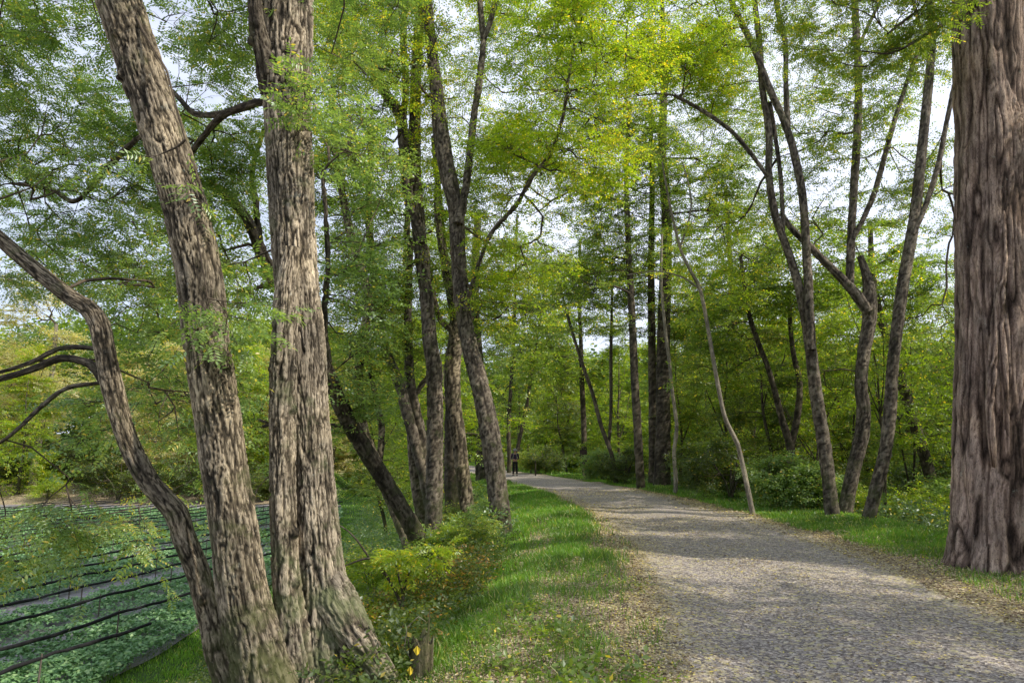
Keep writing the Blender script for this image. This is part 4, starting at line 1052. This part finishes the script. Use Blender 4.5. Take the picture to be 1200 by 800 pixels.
# ------------------------------------------------------------------ wasabi field: nets on posts, plants
U = np.array([math.sin(math.radians(12.7)), math.cos(math.radians(12.7))]); Nn = np.array([-U[1], U[0]])
def infield(x, y): return (x < cx(y) - 11.3) & (y < 49) & (y > 9) & (x > -45)
ORD = ['first', 'second', 'third', 'fourth', 'fifth', 'sixth', 'seventh', 'eighth', 'ninth', 'tenth', 'eleventh', 'twelfth', 'thirteenth',
       'fourteenth', 'fifteenth', 'sixteenth', 'seventeenth', 'eighteenth', 'nineteenth', 'twentieth', 'twenty first', 'twenty second', 'twenty third', 'twenty fourth']
rw = np.random.default_rng(17); kk = 0
for k in range(22):
    w = 10.2 + 1.42 * k + rw.normal(0, .06)
    s = np.arange(-10, 70, 0.25); pts = w * Nn + s[:, None] * U
    ok = infield(pts[:, 0], pts[:, 1]) & (pts[:, 0] > -0.86 * pts[:, 1] - 2)
    if ok.sum() < 20: continue
    s = s[ok]; pts = pts[ok]
    sp = 3.2; ph = (s - s[0]) / sp
    sag = -0.05 * (1 - (2 * (ph % 1) - 1) ** 2) * (0.6 + 0.8 * rw.random(int(ph.max()) + 1)[np.floor(ph).astype(int)])
    z = -2.6 + 0.82 + sag + rw.normal(0, .008, len(s))
    buf = Buf(); rr = .033 * (1 + .25 * noise3(s * 2.2, k * 3.0, 0, 3))
    thin_tube(buf, np.column_stack([pts, z]), rr, 6, 0)
    b = np.array([pts[0, 0], pts[0, 1], -2.6]); r = empty('shade_net_line', b)
    tag(r, 'rolled black shade net slung over the wasabi beds, %s line counting from the bank' % ORD[kk], 'shade net', 'rolled shade nets over the field'); kk += 1
    buf.build('net_roll', [M_NET], r, b)
    for q in range(int(ph.max()) + 1):
        i = min(len(s) - 1, int(q * sp / .25)); pb = Buf()
        c = np.array([pts[i, 0], pts[i, 1], 0])
        thin_tube(pb, np.array([c + [0, 0, -2.75], c + [0, 0, -2.2], c + [.01, 0, -1.72]]), [.018, .018, .016], 6, 0)
        pb.build('post', [M_POST], r, b)

def wasabi():
    rng = np.random.default_rng(23); buf = Buf()
    def leafset(n, ylo, yhi, sc):
        y = rng.uniform(ylo, yhi, n); x = rng.uniform(-0.84 * y - 1, np.minimum(cx(y) - 11.3, 5))
        x = rng.uniform(0, 1, n) * ((cx(y) - 11.35) - (-0.86 * y - 2)) + (-0.86 * y - 2)
        ok = infield(x, y)
        w = x * Nn[0] + y * Nn[1]; sl = x * U[0] + y * U[1]
        bed = np.floor((w - 10.2) / 1.42)
        dens = .85 + .55 * noise3(bed * 3.7, sl * .12, 0, 55) + .3 * fbm(x * .9, y * .9, 0, 2, 56)
        dens = np.where(np.isin(bed, [2, 4, 7, 11]), dens - .7, dens)
        dens = np.where(bed < 0, .9, dens)
        # plants grow in tufts
        tuft = fbm(x * 3.2, y * 3.2, 0, 2, 57)
        ok &= rng.random(n) < np.clip(dens + .5 * tuft, 0, 1)
        x, y = x[ok], y[ok]; m = len(x)
        hgt = .12 + .16 * np.clip(tuft[ok] + .5, 0, 1) + rng.uniform(-.05, .08, m)
        z = ground(x, y) + .03 + hgt
        a = rng.uniform(0, 2 * PI, m); dr = np.stack([np.cos(a), np.sin(a), rng.normal(-.1, .25, m)], 1)
        tm = np.array([[[0, 0, 0], [.05, -.055, .012], [.12, 0, -.02], [.05, .055, .012]]])
        place_leaves(buf, np.stack([x, y, z], 1), dr, tm, sc * rng.uniform(.7, 1.3, m), .35, np.clip(.3 + .9 * (hgt - .1), 0, .9) + rng.normal(0, .1, m), rng, 0)
    leafset(85000, 9, 24, .75); leafset(80000, 24, 54, 1.3)
    o = buf.build('wasabi_plants', [M_WAS])
    tag(o, 'blue green leafy wasabi plants covering the sunken field', 'crop', kind='stuff')
wasabi()

# ------------------------------------------------------------------ grass, weeds, litter
def grass():
    rng = np.random.default_rng(31); V = []; L4 = []
    def batch(n, ylo, yhi, dlo, dhi, maskf, hm=1.0):
        y = np.exp(rng.uniform(math.log(ylo), math.log(yhi), n)); d = rng.uniform(dlo, dhi, n); x = cx(y) + d
        m = maskf(x, y, d) * (0.55 + 0.8 * fbm(x * 2.2, y * 2.2, 0, 2, 88) + .2)
        ok = (rng.random(n) < m) & (np.abs(x) < .8 * y + .5)
        x, y = x[ok], y[ok]; k = len(x); z = ground(x, y)
        far = np.maximum(1, y / 7)
        h = (.045 + .075 * rng.random(k) ** 1.5) * hm * (1 + .6 * fbm(x * 1.3, y * 1.3, 0, 2, 90)) * np.minimum(far, 1.5) ** .4
        w = .0035 * far ** .9 * rng.uniform(.7, 1.4, k)
        a = rng.uniform(0, 2 * PI, k); b = rng.uniform(0, 2 * PI, k); ln = h * rng.uniform(.1, .9, k)
        wx, wy = np.cos(a) * w, np.sin(a) * w; lx, ly = np.cos(b) * ln, np.sin(b) * ln
        p = np.stack([x, y, z - .005], 1)
        q = np.zeros((k, 5, 3))
        q[:, 0] = p + np.stack([wx, wy, 0 * w], 1); q[:, 1] = p - np.stack([wx, wy, 0 * w], 1)
        md = p + np.stack([lx * .35, ly * .35, h * .6], 1)
        q[:, 2] = md - np.stack([wx, wy, 0 * w], 1) * .75; q[:, 3] = md + np.stack([wx, wy, 0 * w], 1) * .75
        q[:, 4] = p + np.stack([lx, ly, h], 1)
        V.append(q.reshape(-1, 3))
        base = np.clip(.35 + .35 * fbm(x * 1.1, y * 1.1, 0, 2, 91) + rng.normal(0, .12, k), 0, .9)
        base = np.where(rng.random(k) < .07, 1.0, base)
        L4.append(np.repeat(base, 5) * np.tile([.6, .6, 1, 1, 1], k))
    gm = lambda x, y, d: grassy_mask(x, y)
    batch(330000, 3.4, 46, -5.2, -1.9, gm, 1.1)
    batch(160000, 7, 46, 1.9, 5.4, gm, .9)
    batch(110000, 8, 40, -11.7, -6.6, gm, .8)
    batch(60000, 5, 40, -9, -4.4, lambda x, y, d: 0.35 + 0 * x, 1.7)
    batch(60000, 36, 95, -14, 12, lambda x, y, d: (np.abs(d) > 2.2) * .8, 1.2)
    v = np.concatenate(V); n = len(v) // 5; i = np.arange(n)[:, None] * 5
    f4 = (i + np.array([0, 1, 2, 3])).astype(int); f3 = (i + np.array([3, 2, 4])).astype(int)
    lv = np.concatenate(L4)
    o = mesh_from('grass', v, [f4, f3], 0, [M_GRASS], None, False, {'lv': lv})
    tag(o, 'short bright grass on the verges and the bank', 'grass', kind='stuff')
grass()

def cover():
    """leafy herbs on the slopes and low weeds on the verge"""
    rng = np.random.default_rng(37)
    def batch(buf, n, ylo, yhi, dlo, dhi, hh, tm, sc, lv0, dens, mat=0, up=.5):
        y = np.exp(rng.uniform(math.log(ylo), math.log(yhi), n)); d = rng.uniform(dlo, dhi, n); x = cx(y) + d
        pn = fbm(x * 1.1, y * 1.1, 0, 3, 61)
        ok = (rng.random(n) < np.clip(dens + 1.1 * pn, 0, 1)) & (np.abs(x) < .82 * y + 1)
        x, y, pn = x[ok], y[ok], pn[ok]; k = len(x)
        z = ground(x, y) + rng.random(k) ** 1.3 * hh * (1 + 1.0 * pn)
        a = rng.uniform(0, 2 * PI, k); dr = np.stack([np.cos(a), np.sin(a), rng.normal(up * .5, .3, k)], 1)
        lv = lv0 + .25 * fbm(x * .7 + 4, y * .7, 0, 2, 63) + rng.normal(0, .1, k)
        for w in range(3):
            mk = np.arange(k) % 3 == w
            place_leaves(buf, np.stack([x, y, z], 1)[mk], dr[mk], TM[tm][w], sc * rng.uniform(.7, 1.3, mk.sum()), .5, np.clip(lv[mk], 0, .95), rng, mat)
    b = Buf()
    b0 = Buf(); batch(b0, 26000, 5, 14, -9.5, -4.0, .38, 'spr', .8, .45, .45)
    o = b0.build('bank_herbs', [M_LEAFD]); tag(o, 'dark green tangled herbs on the near slope of the bank', 'undergrowth', kind='stuff')
    batch(b, 20000, 14, 50, -10, -4.2, .6, 'sprL', 1.0, .38, .5)
    batch(b, 34000, 11, 50, 5.0, 18, .5, 'sprL', .9, .08, .45)  # low leaf value paints the shade of the right wood floor
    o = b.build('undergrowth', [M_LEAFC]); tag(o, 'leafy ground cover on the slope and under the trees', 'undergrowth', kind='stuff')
    b = Buf()
    batch(b, 3800, 3.6, 9, -4.6, -2.0, .04, 'spr', .6, .6, .0, 0, .4)
    batch(b, 1800, 3.6, 7.5, -3.6, -2.2, .05, 'sprL', .6, .6, -0.1, 0, .6)
    batch(b, 1800, 9, 16, 2.3, 5.2, .06, 'spr', .9, .6, .1, 0, .6)
    o = b.build('low_weeds', [M_LEAF]); tag(o, 'small broad leaved weeds scattered through the verge litter', 'weeds', kind='stuff')
    b = Buf()
    batch(b, 14000, 6.2, 12, -7.0, -3.9, .38, 'spr', .6, .6, .0, 0, .3)
    o = b.build('autumn_ground_leaves', [M_RUST]); tag(o, 'orange and yellow herb leaves in the dark hollow below the clump', 'undergrowth', kind='stuff')
cover()

def litter():
    rng = np.random.default_rng(41)
    buf = Buf()
    def batch(n, ylo, yhi, dlo, dhi, dens, L, tilt=.22, lv0=.45):
        y = np.exp(rng.uniform(math.log(ylo), math.log(yhi), n)); d = rng.uniform(dlo, dhi, n); x = cx(y) + d
        ok = (rng.random(n) < dens(x, y, d)) & (np.abs(x) < .8 * y + .4)
        x, y = x[ok], y[ok]; k = len(x); z = ground(x, y) + .016 + rng.random(k) * .01
        a = rng.uniform(0, 2 * PI, k); dr = np.stack([np.cos(a), np.sin(a), rng.normal(0, .15, k)], 1)
        sc = L * rng.uniform(.6, 1.3, k) * np.maximum(1, y / 8) ** .8
        tm = np.array([[[0, 0, 0], [.5, -.24, .04], [1, 0, 0], [.5, .24, .04]]])
        place_leaves(buf, np.stack([x, y, z], 1), dr, tm, sc, tilt, rng.beta(1.3, 1.3, k) * .97, rng, 0)
    edge = lambda x, y, d: np.clip(.13 + .6 * smooth(1.1, 2.2, np.abs(d)) + .45 * fbm(x * .9, y * .5, 0, 3, 71), .03, 1)
    batch(110000, 3.3, 30, -2.4, 2.4, edge, .03)
    batch(80000, 3.3, 20, -4.9, -1.8, lambda x, y, d: np.clip(litter_mask(x, y) - .5 * smooth(10, 14, y), 0, 1), .03, .35)
    batch(80000, 5, 22, 1.3, 6.8, lambda x, y, d: np.clip(litter_mask(x, y) - .55 * smooth(11, 16, y), 0, 1), .032, .35)
    o = buf.build('leaf_litter', [M_LITTER]); tag(o, 'pale yellow and brown fallen leaflets strewn over path and verge', 'fallen leaves', kind='stuff')
litter()

# ------------------------------------------------------------------ small things
def stub():
    Yd = 5.8; x = (500 - 600) / F * Yd; z = float(ground(x, Yd)); b = (x, Yd, z)
    MB_ = M_BARK; r = empty('tree_stump', b); tag(r, 'small rotten broken stump with splinters and two yellow leaves, right of the big root', 'stump')
    rng = np.random.default_rng(3); buf = Buf()
    m = 22; th = np.arange(m) / m * 2 * PI
    V = []; zs = [-.15, 0, .08, .16, .24, .3]
    jag = .14 * np.abs(noise3(np.cos(th) * 3, np.sin(th) * 3, 0, 9)) + .03 * rng.random(m)
    for i, zz in enumerate(zs):
        rr = .09 * (1.5 - .5 * min(1, i / 2)) * (1 + .25 * noise3(np.cos(th) * 2.2, np.sin(th) * 2.2, zz * 2, 4))
        V.append(np.stack([np.cos(th) * rr, np.sin(th) * rr, zz - .08 + (jag if i == 5 else jag * .6 if i == 4 else 0) * np.ones(m)], 1))
    rr = .05; V.append(np.stack([np.cos(th) * rr, np.sin(th) * rr, .2 + .3 * jag], 1)); V.append(np.stack([np.cos(th) * .02, np.sin(th) * .02, .1 + 0 * th], 1))
    v = np.concatenate(V); buf.add(v, tube_faces(8, m), 0, .5 + .4 * noise3(np.tile(th * 4, 8), 0, 0, 2), v * [1, 1, .25], False)
    buf.build('body', [M_BARK], r)
    for i, (dx, dy, h, lean) in enumerate([(.04, 0, .52, .02), (-.07, .02, .3, -.05), (.02, -.06, .36, .03), (-.03, .05, .26, -.02)]):
        bb = Buf(); thin_tube(bb, [[dx, dy, -.05], [dx + lean * .4, dy, h * .5], [dx + lean, dy + .01, h]], [.016, .013, .003], 5)
        bb.build('splinter', [M_BARK], r)
    bb = Buf(); thin_tube(bb, [[-.06, 0, .1], [-.14, 0, .22], [-.12, 0, .38], [-.03, 0, .46], [.03, 0, .42]], [.006, .005, .004, .004, .002], 5); bb.build('twig', [M_BARKP], r)
    for (dx, dz, s) in ((-.02, .24, .055), (-.07, .09, .05)):
        lb = Buf(); lf = np.array([[0, -.13, s * .6], [-s * .55, -.13, 0], [-s * .3, -.125, -s * .5], [0, -.14, -s * .7], [s * .3, -.125, -s * .5], [s * .5, -.13, .1 * s]]) + [dx, 0, dz]
        lb.add(lf, [[0, 1, 2, 3], [0, 3, 4, 5]], 0, [1.0] * 6); lb.build('leaf', [M_YEL], r)
m_, nt_, out_ = new_mat('yellow_leaf'); d_ = node(nt_, 'ShaderNodeBsdfDiffuse'); d_.inputs[0].default_value = (.6, .45, .05, 1); nt_.links.new(d_.outputs[0], out_.inputs[0]); M_YEL = m_
stub()

def box(buf, lo, hi, mat=0):
    lo = np.array(lo, float); hi = np.array(hi, float)
    v = np.array([[x, y, z] for x in (lo[0], hi[0]) for y in (lo[1], hi[1]) for z in (lo[2], hi[2])])
    f = [[0, 1, 3, 2], [4, 6, 7, 5], [0, 4, 5, 1], [2, 3, 7, 6], [0, 2, 6, 4], [1, 5, 7, 3]]
    buf.add(v, f, mat)
def board():
    Yd = 41.0; x = (682.5 - 600) / F * Yd; z = float(ground(x, Yd))
    r = empty('notice_board', (x, Yd, z)); tag(r, 'dark brown rectangular notice board on a pale post beside the bend of the path', 'notice board')
    b = Buf(); thin_tube(b, [[0, .03, -.3], [0, .03, .6], [0, .03, 1.55]], [.035, .034, .032], 8); b.build('post', [M_BARKP], r)
    b = Buf(); box(b, (-.19, -.02, .95), (.19, -.004, 1.62)); b.build('panel', [plain_mat('board_brown', (.05, .035, .03))], r); pn = list(r.children)[-1]
    b = Buf()
    for lo, hi in (((-.215, -.03, .92), (-.19, .0, 1.65)), ((.19, -.03, .92), (.215, .0, 1.65)), ((-.19, -.03, 1.62), (.19, .0, 1.65)), ((-.19, -.03, .92), (.19, .0, .95))): box(b, lo, hi)
    b.build('frame', [plain_mat('board_frame', (.035, .026, .022))], pn)
    Yd = 45.5; x = (627 - 600) / F * Yd; z = float(ground(x, Yd))
    r = empty('marker_post', (x, Yd, z)); tag(r, 'thin dark knee high post at the path edge right of the person', 'post')
    b = Buf(); thin_tube(b, [[0, 0, -.3], [0, 0, .45], [.01, 0, .93]], [.05, .05, .045], 10); b.build('shaft', [M_BARKD], r)
    b = Buf(); thin_tube(b, [[.01, 0, .93], [.01, 0, .96], [.01, 0, .99]], [.056, .056, .03], 10); b.build('cap', [M_BARKD], r)
board()
def stump2():
    Yd = 27.0; px = 556; x = (px - 600) / F * Yd; z = float(ground(x, Yd))
    r = empty('tree_stump', (x, Yd, z)); tag(r, 'dark mossy cut stump on the grassy bank between the clump and the leaning grey trunk', 'stump')
    b = Buf(); bark_tube(b, np.array([[0, 0, -.3], [0, 0, 0], [.02, 0, .25], [.03, 0, .42]]), np.array([.3, .26, .22, .21]), .03, .03, 'ridge', 77, .3, .2)
    b.build('body', [M_BARKD], r)
    b = Buf(); m = 20; th = np.arange(m) / m * 2 * PI
    v = np.vstack([np.stack([.03 + .2 * np.cos(th), .2 * np.sin(th), .425 + 0 * th], 1), [[.03, 0, .44]]])
    b.add(v, [[i, (i + 1) % m, m] for i in range(m)]); b.build('cut_face', [M_BARKP], r)
    Yd = 46; x = (655 - 600) / F * Yd; z = float(ground(x, Yd))
stump2()

# ------------------------------------------------------------------ people
def skin_mesh(name, joints, edges, mat, parent, sub=2):
    me = bpy.data.meshes.new(name); me.from_pydata([j[:3] for j in joints], edges, []); me.materials.append(mat)
    o = bpy.data.objects.new(name, me); COL.objects.link(o); o.parent = parent
    md = o.modifiers.new('Skin', 'SKIN')
    sv = me.skin_vertices[0].data if me.skin_vertices else None
    if sv is None:
        bpy.context.view_layer.update()
    if me.skin_vertices:
        for v, j in zip(me.skin_vertices[0].data, joints):
            r = j[3]; v.radius = r if isinstance(r, tuple) else (r, r)
        me.skin_vertices[0].data[0].use_root = True
    s = o.modifiers.new('Subdivision', 'SUBSURF'); s.levels = sub; s.render_levels = sub
    md.use_smooth_shade = True
    return o

M_SKIN = plain_mat('skin', (.45, .28, .2), .6, .05); M_BLACK = plain_mat('black_cloth', (.014, .014, .018), .85); M_PURP = plain_mat('dark_purple_cloth', (.04, .026, .055), .85)
M_HAT = plain_mat('grey_hat_cloth', (.3, .3, .31), .9); M_WHITE = plain_mat('white_cloth', (.75, .76, .8), .9, .05); M_NAVY = plain_mat('navy_cloth', (.03, .035, .07), .9)
M_HAIR = plain_mat('dark_hair', (.02, .016, .014), .6)

def person(px, Yd, face, label, top, legs, hatm, stride=0.0, carry=True, H=1.66):
    x = (px - 600) / F * Yd; z = float(ground(x, Yd)) + .012
    r = empty('person', (x, Yd, z)); r.rotation_euler = (0, 0, face); r.scale = (H / 1.7,) * 3
    tag(r, label, 'person')
    s = stride
    # faces -Y ; body as one skinned figure
    J = [(0, 0, .95, (.14, .1)), (0, 0, 1.12, (.125, .09)), (0, 0, 1.3, (.15, .1)), (0, 0, 1.42, (.11, .08)), (0, -.01, 1.49, (.05, .05)), (0, -.02, 1.56, (.065, .075)), (0, -.02, 1.63, (.075, .09)), (0, -.01, 1.69, (.05, .06)),
         (-.09, 0, .88, .085), (-.11, -s * .25, .48, .058), (-.12, -s * .4 + .02, .09, .04), (-.13, -s * .4 - .14, .03, .035),
         (.09, 0, .88, .085), (.11, s * .2, .48, .058), (.12, s * .45 + .02, .09, .04), (.13, s * .45 - .14, .03, .035),
         (-.18, 0, 1.4, .055), (-.25, .02, 1.14, .043), (-.1 if carry else -.27, -.22 if carry else -.1, 1.06 if carry else .9, .03),
         (.18, 0, 1.4, .055), (.25, .02, 1.14, .043), (.08 if carry else .27, -.22 if carry else .08, 1.04 if carry else .9, .03)]
    E = [(0, 1), (1, 2), (2, 3), (3, 4), (4, 5), (5, 6), (6, 7), (0, 8), (8, 9), (9, 10), (10, 11), (0, 12), (12, 13), (13, 14), (14, 15), (3, 16), (16, 17), (17, 18), (3, 19), (19, 20), (20, 21)]
    hands = []
    for sgn, w in ((-1, J[18]), (1, J[21])):
        bi = 18 if sgn < 0 else 21; wv = Vector(w[:3]); out = Vector((-sgn * .05, -.03, -.01)) if carry else Vector((0, -.01, -.08))
        for f in range(5):
            off = Vector(((f - 2) * .014 * (1 if not carry else .3), 0, (f - 2) * (.014 if carry else .002)))
            L = (.7, 1.0, 1.08, 1.0, .8)[f]
            a = wv + out * .7 + off; b_ = wv + out * (1.0 + .9 * L) + off * 1.3 + Vector((0, -.02, 0))
            J.append((*a, .0095)); J.append((*b_, .0085)); E.append((bi, len(J) - 2)); E.append((len(J) - 2, len(J) - 1))
    skin_mesh('body', J, E, M_SKIN, r)
    T = [(0, 0, .93, (.165, .125)), (0, 0, 1.12, (.15, .115)), (0, 0, 1.3, (.175, .125)), (0, 0, 1.42, (.13, .1)),
         (-.185, 0, 1.41, .075), (-.25, .02, 1.14, .06), (J[18][0] * 1.05 - .01, J[18][1] + .05, J[18][2] + .01, .045),
         (.185, 0, 1.41, .075), (.25, .02, 1.14, .06), (J[21][0] * 1.05 + .01, J[21][1] + .05, J[21][2] + .01, .045)]
    skin_mesh('jacket', T, [(0, 1), (1, 2), (2, 3), (3, 4), (4, 5), (5, 6), (3, 7), (7, 8), (8, 9)], top, r)
    TR = [(0, 0, .95, (.15, .115)), (-.09, 0, .86, .105), (-.11, -s * .25, .48, .08), (-.12, -s * .4 + .02, .08, .065), (.09, 0, .86, .105), (.11, s * .2, .48, .08), (.12, s * .45 + .02, .08, .065)]
    skin_mesh('trousers', TR, [(0, 1), (1, 2), (2, 3), (0, 4), (4, 5), (5, 6)], legs, r)
    for k in (11, 15):
        a = J[k]; skin_mesh('shoe', [(a[0], a[1] + .17, .05, (.048, .05)), (a[0], a[1] + .06, .045, (.05, .045)), (a[0], a[1] - .05, .035, (.045, .032))], [(0, 1), (1, 2)], M_BLACK, r)
    b = Buf(); m = 20; th = np.arange(m) / m * 2 * PI; V = []
    for rr, zz in ((.155, 1.635), (.15, 1.645), (.1, 1.66), (.097, 1.72), (.085, 1.765), (.045, 1.785), (.003, 1.79)):
        V.append(np.stack([np.cos(th) * rr, np.sin(th) * rr * 1.08 - .015, zz + 0 * th], 1))
    b.add(np.concatenate(V), tube_faces(7, m), 0, None, None, True); b.build('hat', [hatm], r)
    # hair and face
    b = Buf(); V = []
    for rr, zz, yo in ((.07, 1.52, .03), (.088, 1.57, .03), (.092, 1.63, .025), (.08, 1.67, .01)):
        V.append(np.stack([np.cos(th) * rr, np.maximum(np.sin(th), -.1) * rr + yo, zz + 0 * th], 1))
    b.add(np.concatenate(V), tube_faces(4, m), 0, None, None, True); b.build('hair', [M_HAIR], r)
    fb = Buf(); box(fb, (-.035, -.112, 1.598), (-.015, -.104, 1.608)); box(fb, (.015, -.112, 1.598), (.035, -.104, 1.608)); box(fb, (-.022, -.108, 1.535), (.022, -.1, 1.542)); fb.build('face', [M_BLACK], r)
    if carry:
        b = Buf(); box(b, (-.16, .12, 1.0), (.16, .24, 1.42)); o = b.build('backpack', [M_NAVY], r); bv = o.modifiers.new('Bevel', 'BEVEL'); bv.width = .04; bv.segments = 3
        for sx in (-1, 1):
            b = Buf(); thin_tube(b, [[sx * .1, .13, 1.4], [sx * .1, .02, 1.5], [sx * .105, -.12, 1.4], [sx * .13, -.13, 1.2], [sx * .16, -.02, 1.06], [sx * .13, .13, 1.02]], [.016] * 6, 6); b.build('strap', [M_HAT], o)
    return r
person(603.5, 45.0, 0.0, 'person in dark purple top, black trousers and grey hat facing the camera on the path', M_PURP, M_BLACK, M_HAT, 0.12, True, 1.66)
person(547, 82.0, 0.7, 'distant walker in white top and dark trousers seen left of the leaning grey trunk', M_WHITE, M_NAVY, M_WHITE, 0.5, False, 1.66)

# ------------------------------------------------------------------ camera, sun, sky
cam = bpy.data.cameras.new('camera'); co = bpy.data.objects.new('camera', cam); COL.objects.link(co)
co.location = (0, 0, CAMZ); co.rotation_euler = (PI / 2 + PITCH, 0, 0)
cam.sensor_width = 36; cam.lens = 24; cam.clip_end = 2000; cam.clip_start = 0.05
cam.dof.use_dof = False
SC.camera = co

sdir = Vector((0.76, -0.30, 0.74)).normalized()
elev = math.asin(sdir.z); az = math.atan2(sdir.x, sdir.y)      # clockwise from +Y
sl = bpy.data.lights.new('sun', 'SUN'); sl.energy = 5.0; sl.angle = math.radians(0.5); sl.color = (1.0, .92, .78)
so = bpy.data.objects.new('sun', sl); COL.objects.link(so); so.rotation_euler = sdir.to_track_quat('Z', 'Y').to_euler(); so.location = (20, -10, 30)

wd = bpy.data.worlds.new('World'); SC.world = wd; wd.use_nodes = True
nt = wd.node_tree; nt.nodes.clear()
out = nt.nodes.new('ShaderNodeOutputWorld'); bg = nt.nodes.new('ShaderNodeBackground'); bg.inputs[1].default_value = 0.15
sky = nt.nodes.new('ShaderNodeTexSky'); sky.sky_type = 'NISHITA'; sky.sun_disc = False; sky.sun_elevation = elev; sky.sun_rotation = az
sky.air_density = 1.0; sky.dust_density = 1.5; sky.ozone_density = 1.5
tc = nt.nodes.new('ShaderNodeTexCoord')
mp = nt.nodes.new('ShaderNodeMapping'); mp.inputs['Scale'].default_value = (1, 1, 2.2); nt.links.new(tc.outputs['Generated'], mp.inputs[0])
cn = nt.nodes.new('ShaderNodeTexNoise'); cn.inputs['Scale'].default_value = 2.4; cn.inputs['Detail'].default_value = 6; cn.inputs['Roughness'].default_value = .55
nt.links.new(mp.outputs[0], cn.inputs['Vector'])
sp_ = nt.nodes.new('ShaderNodeSeparateXYZ'); nt.links.new(tc.outputs['Generated'], sp_.inputs[0])
bias = math_(nt, 'ADD', cn.outputs['Fac'], math_(nt, 'MULTIPLY', sp_.outputs['X'], 0.28))
cf = ramp(nt, bias, [(.36, (.55, .55, .55)), (.62, (1, 1, 1))])
cc = mix(nt, cf, sky.outputs[0], (7.9, 8.4, 10.0))
nt.links.new(cc, bg.inputs[0]); nt.links.new(bg.outputs[0], out.inputs[0])

SC.view_settings.view_transform = 'Standard'; SC.view_settings.look = 'None'; SC.view_settings.exposure = 0; SC.view_settings.gamma = 1
SC.cycles.max_bounces = 6; SC.cycles.diffuse_bounces = 4; SC.cycles.glossy_bounces = 2; SC.cycles.transmission_bounces = 4; SC.cycles.transparent_max_bounces = 4
SC.cycles.caustics_reflective = False; SC.cycles.caustics_refractive = False
SC.cycles.use_denoising = True
SC.cycles.use_adaptive_sampling = True; SC.cycles.adaptive_threshold = 0.02
SC.render.use_persistent_data = False
